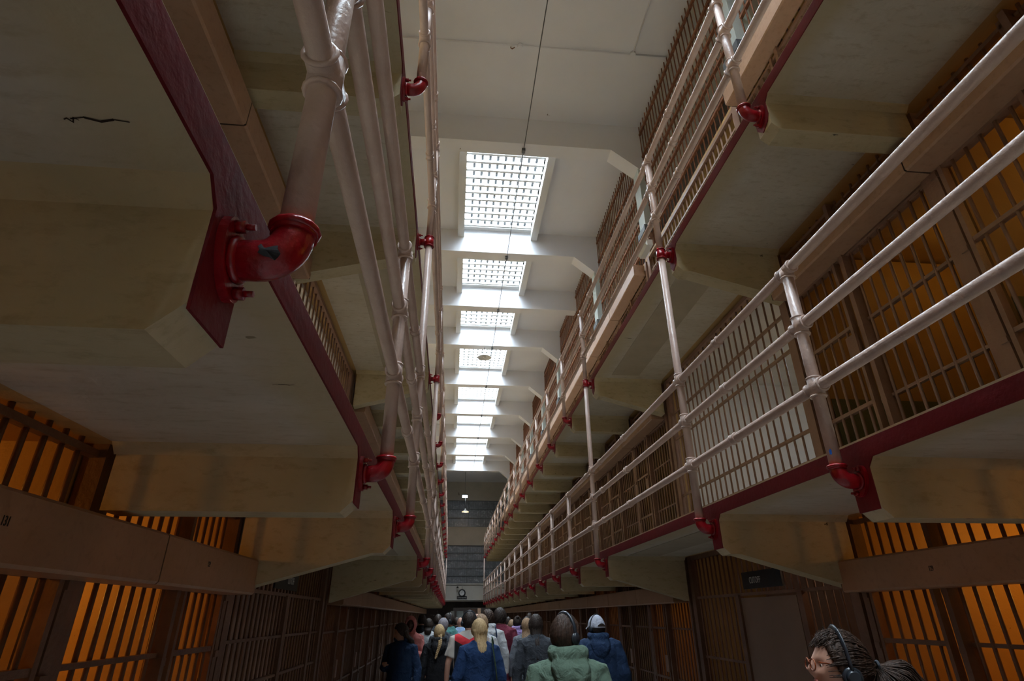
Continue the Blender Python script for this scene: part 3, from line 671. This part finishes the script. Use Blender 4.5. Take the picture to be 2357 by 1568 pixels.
# ------------------------------------------------------------------ people
import mathutils
def cloth(name, c, rough=.85, bump=.5, sc=14):
    m, t, b = nt(name); tc = N(t, 'ShaderNodeTexCoord'); nz = N(t, 'ShaderNodeTexNoise', Scale=sc, Detail=4.0, Distortion=.6); t.links.new(tc.outputs['Object'], nz.inputs['Vector'])
    bp = N(t, 'ShaderNodeBump', Strength=bump, Distance=.03); t.links.new(nz.outputs[0], bp.inputs['Height']); t.links.new(bp.outputs[0], b.inputs['Normal'])
    b.inputs['Base Color'].default_value = (*c, 1); b.inputs['Roughness'].default_value = rough; b.inputs['Specular IOR Level'].default_value = .25; return name
def hairm(name, c, c2):
    m, t, b = nt(name); tc = N(t, 'ShaderNodeTexCoord'); mp = N(t, 'ShaderNodeMapping'); mp.inputs['Scale'].default_value = (60, 60, 5); t.links.new(tc.outputs['Object'], mp.inputs[0])
    nz = N(t, 'ShaderNodeTexNoise', Scale=1.6, Detail=4.0); t.links.new(mp.outputs[0], nz.inputs['Vector']); t.links.new(mix(t, ramp(t, nz.outputs[0], [(.35, 0), (.65, 1)]), c, c2), b.inputs['Base Color'])
    bp = N(t, 'ShaderNodeBump', Strength=.6, Distance=.01); t.links.new(nz.outputs[0], bp.inputs['Height']); t.links.new(bp.outputs[0], b.inputs['Normal']); b.inputs['Roughness'].default_value = .5; b.inputs['Specular IOR Level'].default_value = .22; return name
hairm('hair_dark', (.018, .012, .010), (.05, .035, .028)); hairm('hair_brown', (.022, .012, .008), (.065, .036, .024)); hairm('hair_blonde', (.42, .27, .12), (.62, .44, .24)); hairm('hair_light_brown', (.22, .13, .07), (.38, .25, .15)); hairm('hair_grey', (.20, .18, .20), (.35, .32, .34))
for nm, c in dict(green=(.10, .15, .108), navy=(.011, .028, .070), blue=(.012, .035, .10), black=(.012, .012, .014), charcoal=(.05, .055, .065), maroon=(.16, .025, .045), teal=(.08, .22, .21), pink=(.50, .17, .15), white=(.62, .63, .64), cream=(.58, .52, .46), lilac=(.28, .20, .40), grey=(.14, .15, .17), denim=(.10, .17, .26), lightblue=(.35, .48, .70), red=(.55, .02, .03), khaki=(.30, .25, .18), cap=(.55, .58, .68), olive=(.05, .08, .045), orange=(.7, .10, .03)).items(): cloth('cloth_'+nm, c, bump=.8)
plain('headphone_black', (.02, .025, .032), .3, .5); plain('eye_white', (.8, .78, .75), .3); plain('eye_dark', (.05, .03, .02), .2); plain('lip', (.38, .12, .10), .5); plain('tortoise', (.22, .05, .015), .2); plain('lens', (.6, .65, .7), .08)

def sm_(a, b, x): t_ = max(0, min(1, (x-a)/(b-a))); return t_*t_*(3-2*t_)
def gs(x, m, s_): return math.exp(-((x-m)/s_)**2/2)
def head_pt(d, inflate=0.0, face=True):
    az = math.atan2(d.x, d.y); el = math.asin(max(-1, min(1, d.z)))
    p = Vector((.077*d.x, .098*d.y, .120*d.z))
    if d.z < 0:
        t_ = -d.z; p.x *= 1-.30*t_*t_
        if d.y < 0: p.y *= 1-.45*t_; 
        else: p.y *= 1-.06*t_
    if face and d.y > 0:
        f = .0
        f += .024*gs(az, 0, .12)*gs(el, -.17, .13)+.010*gs(az, 0, .10)*gs(el, .02, .12)
        f += -.011*(gs(az, .42, .17)+gs(az, -.42, .17))*gs(el, .03, .10)
        f += .005*gs(az, 0, .5)*gs(el, .20, .08)
        f += .007*gs(az, 0, .22)*gs(el, -.44, .05)-.006*gs(az, 0, .2)*gs(el, -.435, .018)+.008*gs(az, 0, .25)*gs(el, -.75, .13)
        f += .004*(gs(az, .6, .2)+gs(az, -.6, .2))*gs(el, -.2, .15)
        p += Vector((d.x, d.y, 0)).normalized()*f
    return p + d*inflate
def sphere_grid(fn, n=56, m=40):
    vs = []; 
    for i in range(m+1):
        a = PI*i/m
        for j in range(n): b_ = 2*PI*j/n; vs.append(fn(Vector((math.sin(a)*math.sin(b_), math.sin(a)*math.cos(b_), math.cos(a)))))
    return vs, [(i*n+j, (i+1)*n+j, (i+1)*n+(j+1) % n, i*n+(j+1) % n) for i in range(m) for j in range(n)]
def loft(mb, secs, n=28, ridge=0, freq=9, seed=0, xf=None, a0=None):
    """secs: (z, cx, cy, rx, ry); closed ends"""
    rr = random.Random(seed); ph = [rr.uniform(0, 6.28) for _ in range(4)]; vs = []
    for (z, cx, cy, rx, ry) in secs:
        for j in range(n):
            a = 2*PI*j/n; k = 1+ridge*(math.sin(freq*a+ph[0]+z*6)+.6*math.sin(freq*1.9*a+ph[1]-z*9))
            v = Vector((cx+rx*k*math.cos(a), cy+ry*k*math.sin(a), z)); vs.append(xf @ v if xf else v)
    k = len(secs)
    fs = [(i*n+j, i*n+(j+1) % n, (i+1)*n+(j+1) % n, (i+1)*n+j) for i in range(k-1) for j in range(n)]+[tuple(range(n-1, -1, -1)), tuple(range((k-1)*n, k*n))]
    mb.add(vs, fs, True)
def remesh(o, vox, smooth=4, wr=0):
    m_ = o.modifiers.new('r', 'REMESH'); m_.mode = 'VOXEL'; m_.voxel_size = vox; m_.use_smooth_shade = True
    if smooth: q = o.modifiers.new('s', 'SMOOTH'); q.iterations = smooth; q.factor = .5
    if wr:
        t_ = bpy.data.textures.get('wrinkle') or bpy.data.textures.new('wrinkle', 'CLOUDS'); t_.noise_scale = .11; t_.noise_depth = 1
        d = o.modifiers.new('d', 'DISPLACE'); d.texture = t_; d.strength = wr; d.mid_level = .5; d.texture_coords = 'LOCAL'
    return o
def person(x, y, ztop, rz=0, head=0, tilt=0, label='', skin='skin_light', hair='hair_dark', style='short', top='cloth_black', sleeves='long', bottom='cloth_denim',
           hood=None, phones=False, arm_l='down', arm_r='down', wide=1.0, long_top=False, vox=.011, face=False, hat=None, hoodup=False, hlen=.3, shorts=False, bag=None, collar=None, strap=None, puffer=False, group='visitors walking down the corridor'):
    k = ztop/1.75
    root = empty('person', (x, y, 0), rz)
    HC = Vector((0, .02, 1.615)); HR = mathutils.Matrix.Rotation(head, 3, 'Z') @ mathutils.Matrix.Rotation(tilt, 3, 'X')
    def hx(p): return HC+HR @ p
    W = wide
    sh = {q: Vector((q*.170*W, -.01, 1.435)) for q in (-1, 1)}
    def arm(q, mode):
        s0 = sh[q]
        if mode == 'down': e_ = s0+Vector((q*.075, -.03, -.29)); w_ = e_+Vector((q*.015, .07, -.25))
        elif mode == 'bent': e_ = s0+Vector((q*.07, -.02, -.29)); w_ = e_+Vector((-q*.10, .21, .06))
        elif mode == 'up': e_ = s0+Vector((q*.06, .06, -.28)); w_ = e_+Vector((-q*.08, .20, .16))
        elif mode == 'folded': e_ = s0+Vector((q*.06, .04, -.27)); w_ = e_+Vector((-q*.20, .17, .02))
        return s0, e_, w_
    B = MB()
    vs, fs = sphere_grid(lambda d: hx(head_pt(d))); B.add(vs, fs, True)
    for q in (-1, 1):
        vs, fs = sphere_grid(lambda d: hx(Vector((q*.079, -.008, -.008))+Vector((.010*d.x+q*.006*d.z*0, .019*d.y-.004*d.z, .032*d.z))), 12, 10); B.add(vs, fs, True)
    B.sweep([(0, -.02, 1.40), (0, -.01, 1.50), (0, .0, 1.58)], [.062, .054, .056], 16)
    loft(B, [(.84, 0, 0, .145*W, .10), (.92, 0, 0, .165*W, .115), (1.02, 0, 0, .15*W, .10), (1.12, 0, 0, .14*W, .095), (1.28, 0, 0, .165*W, .11), (1.38, 0, -.01, .17*W, .10), (1.44, 0, -.015, .13*W, .075), (1.48, 0, -.015, .06, .05)])
    for q, md in ((-1, arm_l), (1, arm_r)):
        a, e_, w_ = arm(q, md); B.sweep([a-Vector((q*.03, 0, -.0)), a+(e_-a)*.15, (a+e_)/2, e_, (e_+w_)/2, w_], [.05, .052, .046, .038, .036, .025], 12)
        d = (w_-e_).normalized(); side = Vector((0, 1, 0)) if abs(d.y) < .8 else Vector((-q, 0, 0)); side = (side-d*side.dot(d)).normalized(); nrm = d.cross(side)
        c0 = w_+d*.045; rot = Matrix((side, nrm, d)).transposed(); B.ball(c0, .040, .015, .052, 12, 8, rot)
        for f, (off, L) in enumerate(((-.030, .052), (-.010, .072), (.010, .078), (.030, .068))):
            b0 = w_+d*.080+side*off; m1 = b0+d*L*.45+nrm*.004; m2 = b0+d*L*.8+nrm*(.02); B.sweep([b0-d*.02, b0, m1, m2], [.009, .0095, .009, .007], 8)
        t0 = w_+d*.03+side*.030; B.sweep([t0-side*.01, t0+side*.020+d*.022, t0+side*.026+d*.050+nrm*.008], [.011, .0105, .008], 8)
    for q in (-1, 1):
        B.sweep([(q*.085*W, 0, .92), (q*.095*W, .01, .70), (q*.095*W, .015, .49), (q*.095*W, -.01, .32), (q*.095*W, -.02, .09)], [.085, .075, .055, .052, .038], 14)
        B.sweep([(q*.095*W, -.04, .05), (q*.10*W, .05, .045), (q*.10*W, .13, .03)], [.04, .036, .03], 10)
    body = remesh(B.build('body', skin, root), vox, 2)
    # clothing
    J = MB(); hem = .62 if long_top else .86
    g = .012 if not puffer else .035
    loft(J, [(hem, 0, 0, .170*W+g, .125+g), (.95, 0, 0, .168*W+g, .122+g), (1.06, 0, -.004, .160*W+g, .115+g), (1.20, 0, -.006, .166*W+g, .118+g), (1.32, 0, -.012, .180*W+g, .120+g), (1.40, 0, -.018, .185*W+g, .110+g), (1.445, 0, -.02, .168*W+g, .092+g), (1.485, 0, -.018, .115*W+g, .074+g), (1.525, 0, -.014, .062+g, .058+g)], 36)
    for q, md in ((-1, arm_l), (1, arm_r)):
        a, e_, w_ = arm(q, md); g2 = g*1.1
        if sleeves == 'long': J.sweep([a-Vector((q*.05, 0, -.0)), a+Vector((q*.0, 0, -.01)), (a+e_)/2, e_, (e_+w_)/2, w_+(w_-e_)*.02], [.040+g2, .050+g2, .056+g2, .052+g2, .048+g2, .036+g2], 14)
        else: J.sweep([a-Vector((q*.05, 0, 0)), a+Vector((0, 0, -.01)), a+(e_-a)*.75], [.040+g2, .052+g2, .064+g2], 14)
    remesh(J.build('top', top, root), vox, 3, .022 if vox < .012 else .014)
    T = MB()
    loft(T, [(.80, 0, 0, .15*W, .115), (.88, 0, 0, .172*W, .125), (.98, 0, 0, .155*W, .112)])
    zl = .48 if shorts else .10
    for q in (-1, 1): T.sweep([(q*.085*W, 0, .90), (q*.098*W, .01, .68), (q*.098*W, .012, .50), (q*.098*W, -.01, .32), (q*.098*W, -.02, .10)][:3 if shorts else 5], [.10, .092, .074, .066, .058][:3 if shorts else 5], 14)
    remesh(T.build('shorts' if shorts else 'trousers', bottom, root), .014, 3)
    S_ = MB()
    for q in (-1, 1):
        b = MB(); b.sweep([(q*.098*W, -.06, .05), (q*.10*W, .03, .055), (q*.103*W, .13, .035), (q*.103*W, .17, .03)], [.042, .046, .038, .022], 12); b.box(q*.10*W-.045, q*.10*W+.045, -.10, .18, .0, .025); b.build('shoe', 'cloth_white' if shorts else 'cloth_charcoal', root)
    # hair
    def hair_fn(th, lowback=-.62, fringe=.60, rag=.003):
        def fn(d):
            az = abs(math.atan2(d.x, d.y)); el = math.asin(max(-1, min(1, d.z)))
            line = fringe if az < .7 else fringe+(az-.7)/(1.35-.7)*(-.25-fringe) if az < 1.35 else (-.25+(lowback+.25)*min(1, (az-1.35)/.8))
            m_ = sm_(line-.06, line+.10, el)
            a2 = math.atan2(d.x, d.y)
            r_ = -.022+(th+.022)*m_+rag*m_*(math.sin(a2*23+el*9)+.7*math.sin(a2*41-el*17)+.6*math.sin(el*31+a2*7))
            return hx(head_pt(d, r_, False))
        return fn
    if not hoodup:
        H = MB(); th = {'short': .013, 'curly': .028, 'long': .018, 'braid': .014, 'pony': .014, 'bun': .014, 'bald': .003}[style]
        if style != 'bald':
            vs, fs = sphere_grid(hair_fn(th, -.62, .60, .006 if style == 'curly' else .0025)); H.add(vs, fs, True)
        if style == 'long':
            L = hlen; secs = []
            for i in range(13):
                u = i/12; secs.append((.02-u*(L+.06), 0, -.045-.065*sm_(.2, .6, u)-.012*u, (.090+.016*math.sin(u*4+x*9))*(1-.55*u**3), .056*(1-.35*u)))
            loft(H, [(z, cx, cy, rx, ry) for z, cx, cy, rx, ry in secs], 40, .035, 13, int(x*100), Matrix.Translation(HC) @ HR.to_4x4())
        if style == 'braid':
            n_ = 14
            for i in range(n_):
                u = i/n_; p = Vector((.012*math.sin(u*5)-.055*u, -.105-.10*sm_(0, .35, u)-.01*u, -.04-.32*u)); r_ = .027*(1-.45*u)
                for q in (-1, 1): H.ball(hx(p+Vector((q*.012*(1-.4*u), 0, q*.008))), r_*.8, r_*.75, r_*1.05, 10, 7, mathutils.Matrix.Rotation(q*.7, 3, 'Y'))
        if style == 'bun': H.ball(hx(Vector((0, -.07, .105))), .038, .038, .034)
        if H.v:
            H.build('hair', hair, root)
    if hoodup:
        def hf(d):
            az = abs(math.atan2(d.x, d.y)); el = math.asin(max(-1, min(1, d.z)))
            op = 1-sm_(.62, .80, math.hypot(az/.95, (el+.12)/1.0)) if d.y > 0 else 0
            return hx(head_pt(d, .028, False)+Vector((0, -.10*0-.075*op*1.1, 0))*op+Vector((0, .012, .0)))
        H = MB(); vs, fs = sphere_grid(hf); H.add(vs, fs, True)
        H.sweep([(0, -.03, 1.44), (0, -.02, 1.54)], [.10, .085], 18); H.build('hood', top, root)
    if hood:
        H = MB(); pts = []; rad = []
        for i in range(25):
            a = -PI*.30+(-PI*1.4+0)*(i/24)+0; a = PI*.30-(PI*1.6)*(i/24)
            b_ = sm_(0, 1, max(0, -math.sin(a))); pts.append((.098*math.cos(a), .078*math.sin(a)-.012, 1.520+.018-.035*b_)); rad.append(.028+.030*b_)
        H.sweep(pts, rad, 14, flat=1.15)
        loft(H, [(1.30, 0, -.142, .03, .022), (1.34, 0, -.146, .075, .036), (1.40, 0, -.140, .112, .052), (1.46, 0, -.115, .125, .060), (1.51, 0, -.085, .105, .055), (1.54, 0, -.07, .08, .04)], 28, .02, 5)
        remesh(H.build('hood', top if hood is True else hood, root), vox*.85, 2, .02)
    if collar:
        MB().sweep([(.075*math.cos(a), .065*math.sin(a)-.01, 1.50) for a in [PI*2*i/20 for i in range(21)]], .016, 10).build('collar', collar, root)
    if strap: MB().sweep([hx(Vector((.100*math.cos(a), .088*math.sin(a)-.03, -.150+.018*math.sin(a)))) for a in [PI*2*i/24 for i in range(25)]], .006, 8).build('lanyard', strap, root)
    if hat:
        H = MB()
        vs, fs = sphere_grid(lambda d: hx(head_pt(d, .020, False) if d.z > -.02 else head_pt(Vector((d.x, d.y, -.02)).normalized(), .018-.02*min(1, -d.z*4), False)), 40, 28); H.add(vs, fs, True)
        brim = []
        for r_ in (0, 1):
            for i in range(13): a = -.95+1.9*i/12; brim.append(hx(Vector((math.sin(a)*(.092+.0*r_), math.cos(a)*(.105+.075*r_), .022-.018*r_-.02*abs(math.sin(a))*r_))))
        n_ = 13; H.add(brim+[p-Vector((0, 0, .006)) for p in brim], [(i, i+1, i+n_+1, i+n_) for i in range(n_-1)]+[(i+2*n_, i+3*n_, i+3*n_+1, i+1+2*n_) for i in range(n_-1)]+[(i+n_, i+n_+1, i+3*n_+1, i+3*n_) for i in range(n_-1)], True)
        H.build('cap', hat, root)
        b = MB(); pts = [hx(head_pt(Vector((math.sin(PI+a), math.cos(PI+a), .15+.20*math.cos(a*2.6))).normalized(), .0225, False)) for a in [-.55+1.1*i/12 for i in range(13)]]; low = [hx(head_pt(Vector((math.sin(PI+a), math.cos(PI+a), .10)).normalized(), .0225, False)) for a in [-.55+1.1*i/12 for i in range(13)]]
        b.add(pts+low, [(i, i+1, i+14, i+13) for i in range(12)], True); b.build('cap_opening', 'hair_dark', root)
    if phones:
        H = MB(); pts = []
        for i in range(21):
            a = PI*i/20; pts.append(hx(Vector((math.cos(a)*.094, -.012, .0+math.sin(a)*.138))))
        H.sweep(pts, .0075, 8, flat=1.6)
        for q in (-1, 1): H.ball(hx(Vector((q*.096, -.008, -.012))), .017, .030, .036, 16, 10, HR); H.ring(hx(Vector((q*.088, -.008, -.012))), HR @ Vector((1, 0, 0)), .026, .010, 18, 8)
        H.build('headphones', 'headphone_black', root)
    if face:
        for q in (-1, 1):
            MB().ball(hx(Vector((q*.030, .071, .004))), .0118, n=14).build('eye', 'eye_white', root); MB().ball(hx(Vector((q*.030, .0800, .004))), .0055, .004, .0055).build('iris', 'eye_dark', root)
        MB().ball(hx(Vector((0, .094, -.052))), .022, .006, .007, 14, 8, HR).build('lips', 'lip', root)
    root.scale = (k, k, k)
    tag(root, label, 'person', group)
    return root
P = {}
def spot(px, py, Y):
    """world x and height where the sight line through a photo position crosses depth Y"""
    r_ = F*1298.4+Rv*(px-1178.5)-Uv*(py-784); t_ = Y/r_.y; return r_.x*t_, 1.65+r_.z*t_
def crowd(key, px, py, Y, **kw): x, z = spot(px, py, Y); P[key] = person(x, Y, z, **kw); return P[key]
crowd('green', 1301, 1411, 3.80, head=math.radians(-52), label='person in a sage green hooded sweatshirt with short dark hair, seen from behind', hair='hair_brown', top='cloth_green', hood=True, phones=True, wide=1.12, vox=.008, face=True)
crowd('cap', 1372, 1416, 6.9, head=math.radians(22), label='person in a white baseball cap and navy quilted jacket near the right cells', top='cloth_navy', hood=True, hat='cloth_cap', phones=True, wide=1.12, puffer=True, vox=.010)
crowd('blonde', 1104, 1424, 7.0, rz=math.radians(4), head=math.radians(12), label='person with long straight blonde hair over a blue sweatshirt', hair='hair_blonde', style='long', hlen=.30, strap='cloth_orange', top='cloth_blue', wide=1.05, vox=.010)
m, t, b_ = nt('colour_block'); tc = N(t, 'ShaderNodeTexCoord'); sp = N(t, 'ShaderNodeSeparateXYZ'); t.links.new(tc.outputs['Object'], sp.inputs[0])
ax = N(t, 'ShaderNodeMath', operation='ABSOLUTE'); t.links.new(sp.outputs[0], ax.inputs[0]); sl = N(t, 'ShaderNodeMath', operation='MULTIPLY_ADD'); t.links.new(ax.outputs[0], sl.inputs[0]); sl.inputs[1].default_value = -.5; t.links.new(sp.outputs[2], sl.inputs[2])
cc = ramp(t, sl.outputs[0], [(0, (.012, .012, .014)), (.5, (.6, .02, .03)), (1, (.55, .50, .44))]); 
el_ = cc.node.color_ramp; el_.interpolation = 'CONSTANT'
mr = N(t, 'ShaderNodeMapRange'); mr.inputs['From Min'].default_value = 1.22; mr.inputs['From Max'].default_value = 1.42; t.links.new(sl.outputs[0], mr.inputs[0]); t.links.new(mr.outputs[0], cc.node.inputs[0])
g_ = N(t, 'ShaderNodeMath', operation='GREATER_THAN'); g_.inputs[1].default_value = .185; t.links.new(ax.outputs[0], g_.inputs[0])
t.links.new(mix(t, g_.outputs[0], cc, (.58, .52, .46)), b_.inputs['Base Color']); b_.inputs['Roughness'].default_value = .8
crowd('red', 1081, 1407, 8.1, label='person in a black, red and cream colour block jacket behind the blonde person', top='colour_block', sleeves='short', phones=True, wide=1.1, bottom='cloth_khaki')
crowd('braid', 1012, 1437, 9.3, head=math.radians(8), label='person with a long blonde braid down a black hooded jacket', hair='hair_blonde', style='braid', top='cloth_black', hood=True, bottom='cloth_black', wide=1.08)
crowd('teal', 1036, 1411, 11.3, rz=math.radians(60), head=math.radians(38), label='person in a teal jacket and headphones in profile, looking left', style='short', top='cloth_teal', phones=True, face=True, arm_l='bent', arm_r='bent', skin='skin_tan')
crowd('navy_left', 927, 1434, 8.6, rz=math.radians(160), head=math.radians(-60), tilt=-.25, label='person with long dark hair in a blue hooded sweatshirt beside the left cells', style='long', hlen=.22, top='cloth_navy', hood=True, face=True, skin='skin_tan', arm_r='bent', wide=1.1, bottom='cloth_black')
crowd('pink', 947, 1419, 10.3, rz=math.radians(175), label='person in a salmon pink sweatshirt with the hood up and folded arms', top='cloth_pink', hoodup=True, skin='skin_dark', arm_l='folded', arm_r='folded', face=True, wide=1.0)
crowd('white_strap', 987, 1424, 12.0, label='person with dark hair in a white pullover left of the braided person', hair='hair_dark', style='long', hlen=.12, top='cloth_white', bottom='cloth_black')
crowd('grey_hair', 1021, 1422, 10.5, head=math.radians(-30), label='person with short grey hair standing just behind the blonde braid', hair='hair_grey', top='cloth_charcoal')
crowd('white_hood', 1123, 1405, 9.7, label='person in a white hooded jacket wearing a navy backpack', hair='hair_brown', style='curly', top='cloth_white', hood='cloth_white', wide=1.12, bottom='cloth_black')
crowd('maroon', 1151, 1401, 10.1, head=math.radians(-20), label='person in a maroon short sleeved shirt and black shorts with curly dark hair', style='curly', top='cloth_maroon', sleeves='short', long_top=True, shorts=True, bottom='cloth_black', wide=1.15, collar='cloth_grey')
crowd('lilac', 1191, 1418, 12.2, label='person in a lilac hooded top with dark hair in a bun', style='bun', top='cloth_lilac', hood=True, bottom='cloth_denim')
crowd('wavy', 1212, 1422, 9.9, rz=math.radians(-5), label='person with long wavy light brown hair in a grey jacket and headphones', hair='hair_light_brown', style='long', hlen=.30, top='cloth_grey', phones=True, bottom='cloth_denim')
crowd('black_long', 1233, 1414, 7.7, rz=math.radians(-6), label='person with long black hair over a black waterproof jacket', style='long', hlen=.34, strap='cloth_orange', top='cloth_charcoal', long_top=True, wide=1.0, bottom='cloth_black', vox=.010)
crowd('pale_blue', 1060, 1420, 14.5, label='bald person in a pale blue shirt far down the corridor', style='bald', top='cloth_lightblue', vox=.014)
crowd('balding', 1098, 1411, 11.2, label='balding person mostly hidden behind the colour block jacket', style='bald', top='cloth_grey', vox=.014)
crowd('curly', 1108, 1416, 8.9, label='person with curly light brown hair directly behind the blonde person', hair='hair_light_brown', style='curly', top='cloth_white', vox=.012)
for px, py, Y, hr, tp, lb in ((972, 1413, 13.5, 'hair_dark', 'cloth_black', 'person in black far back at left, above the white pullover'), (1009, 1414, 13.2, 'hair_dark', 'cloth_charcoal', 'dark haired person far back between grey hair and teal jacket'),
        (1052, 1421, 17, 'hair_dark', 'cloth_black', 'small dark haired person far back right of the teal jacket'), (1178, 1426, 13.8, 'hair_light_brown', 'cloth_grey', 'light haired person far back beside the maroon shirt'),
        (1219, 1411, 15, 'hair_dark', 'cloth_black', 'tall dark haired person far back near the right cells'), (1137, 1424, 14, 'hair_dark', 'cloth_navy', 'dark haired person seen between the white jacket and maroon shirt'), (1170, 1420, 17, 'hair_dark', 'cloth_white', 'person in white far back right of the maroon shirt')):
    crowd(lb, px, py, Y, label=lb, hair=hr, top=tp, vox=.016)
# navy backpack carried by the person in the white jacket
pb = P['white_hood']; bx, by = pb.location.x, pb.location.y
bp = empty('backpack', (bx, by, 0)); tag(bp, 'navy blue backpack worn over the white hooded jacket', 'backpack')
b = MB(); loft(b, [(1.02, 0, -.22, .11, .07), (1.06, 0, -.225, .135, .085), (1.20, 0, -.23, .14, .09), (1.34, 0, -.215, .12, .075), (1.40, 0, -.19, .07, .045)], 28); remesh(b.build('bag', 'cloth_navy', bp), .012, 3)
for q in (-1, 1): MB().sweep([(q*.10, -.165, 1.15), (q*.13, -.15, 1.38), (q*.115, -.07, 1.515), (q*.11, .06, 1.49), (q*.12, .14, 1.35), (q*.13, .13, 1.15)], .017, 8, flat=.5).build('strap', 'cloth_navy', bp)
pb = P['blonde']; tb = empty('shoulder_bag', (pb.location.x+.20, pb.location.y-.12, 0)); tag(tb, 'dark green shoulder bag hanging at the blonde person right side', 'bag')
b = MB(); loft(b, [(.58, 0, 0, .06, .16), (.62, 0, 0, .075, .18), (.90, 0, 0, .06, .14), (.96, 0, 0, .03, .08)], 20); b.build('bag', 'cloth_olive', tb); MB().sweep([(0, -.02, .93), (-.03, -.07, 1.15), (-.07, -.03, 1.42), (-.06, .10, 1.44), (-.0, .20, 1.2), (0, .08, .93)], .016, 8, flat=.45).build('strap', 'cloth_olive', tb)

# the nearest visitor at right: head in profile, glasses, headphones, ponytail
x, z = spot(1928, 1449, 2.15)
HD = math.radians(76)
pw = person(x, 2.15, z, rz=math.radians(60), head=math.radians(16), tilt=.12, label='person with glasses, black headphones and a brown ponytail, lower right foreground', hair='hair_brown', style='pony', top='cloth_charcoal', face=True, vox=.0055, group=None)
HC = Vector((0, .02, 1.615)); HR = mathutils.Matrix.Rotation(math.radians(16), 3, 'Z') @ mathutils.Matrix.Rotation(.12, 3, 'X')
def hx(p): return HC+HR @ Vector(p)
H = MB(); rr = random.Random(11); tie = Vector((0, -.132, .028))
for i in range(420):       # combed strands running from the hairline back to the tie
    az = rr.uniform(-1.9, 1.9); el = rr.uniform(.45, 1.35) if abs(az) < .8 else rr.uniform(-.25, 1.3)
    p0 = head_pt(Vector((math.cos(el)*math.sin(az), math.cos(el)*math.cos(az), math.sin(el))), .013, False)
    pts = []
    for j in range(9):
        u = j/8; q = p0.lerp(tie, u); d_ = Vector((q.x/.077, q.y/.098, q.z/.12)); 
        if d_.length > 1e-3 and u < .93: q = head_pt(d_.normalized(), .014+.005*math.sin(u*9+i)+rr.uniform(0, .002), False)
        pts.append(hx(q))
    H.sweep(pts, [.0011+.0006*math.sin(PI*j/8) for j in range(9)], 5, cap=False)
H.build('hair_strands', 'hair_brown', pw)
H = MB()
for i in range(520):
    a = rr.uniform(0, 6.28); r_ = rr.random()**.5; L = rr.uniform(.7, 1.15); ph = rr.uniform(0, 6.28); amp = rr.uniform(.004, .014)
    pts = []
    for j in range(12):
        u = j/11*L; bulge = .012+.066*sm_(0, .35, u)
        pts.append(hx((math.cos(a)*r_*bulge+amp*math.sin(u*11+ph)*u, -.132-.15*u+math.sin(a)*r_*bulge*.8+amp*math.cos(u*13+ph)*u, .022-.05*u-.17*u*u+math.cos(a+1.2)*r_*bulge*.9)))
    H.sweep(pts, [.0016]*11+[.0006], 4, cap=False)
H.build('ponytail', 'hair_brown', pw)
H = MB()
for i in range(90):        # flyaway curls at the hairline
    az = rr.uniform(-1.1, 1.1); el = rr.uniform(.5, 1.1); d_ = Vector((math.cos(el)*math.sin(az), math.cos(el)*math.cos(az), math.sin(el))); ph = rr.uniform(0, 6); L = rr.uniform(.015, .045)
    H.sweep([hx(head_pt(d_, .008+L*u*.8, False)+Vector((.008*math.sin(u*6+ph), .008*math.cos(u*5+ph)-.02*u, .004*math.sin(u*7)))) for u in [j/6 for j in range(7)]], [.0009]*6+[.0003], 4, cap=False)
H.build('loose_curls', 'hair_brown', pw)
MB().ring(hx(tie), HR @ Vector((0, 1, -.1)), .014, .005, 16, 8).build('hair_tie', 'cloth_charcoal', pw)
H = MB(); H.sweep([hx((math.cos(PI*i/24)*.098, -.004+.02*math.sin(PI*i/24), math.sin(PI*i/24)*.142)) for i in range(25)], .0055, 10, flat=2.1)
for q in (-1, 1):
    H.sweep([hx((q*.097, -.004, .0)), hx((q*.099, -.006, -.02))], .010, 10)
    H.tube(hx((q*.086, -.008, -.022)), hx((q*.100, -.008, -.022)), .030, 24); H.ring(hx((q*.090, -.008, -.022)), HR @ Vector((1, 0, 0)), .028, .009, 24, 8)
    H.tube(hx((q*.100, -.008, -.022)), hx((q*.112, -.008, -.022)), .027, 24, r2=.020)
H.sweep([hx((.10, .0, -.05)), hx((.10, .01, -.12)), hx((.08, .05, -.2))], .0018, 6)
H.sweep([hx((-.10, .0, -.05)), hx((-.10, .01, -.12)), hx((-.08, .05, -.2))], .0018, 6)
H.build('headphones', 'headphone_black', pw)
H = MB()
for q in (-1, 1):
    pr = [(math.cos(a)*.024*(1.0+.12*(abs(math.cos(a)) > .7)), math.sin(a)*.020) for a in [2*PI*i/24 for i in range(25)]]
    H.sweep([hx((q*.033+a_, .112-.10*abs(q*.033+a_)**1.0*.55, .002+b__)) for a_, b__ in pr], .0028, 8)
    H.sweep([hx((q*.056, .095, .014)), hx((q*.074, .05, .014)), hx((q*.083, -.005, .008))], .0030, 8)
H.sweep([hx((-.01, .112, .008)), hx((0, .114, .011)), hx((.01, .112, .008))], .0028, 8)
H.build('glasses_frame', 'tortoise', pw)
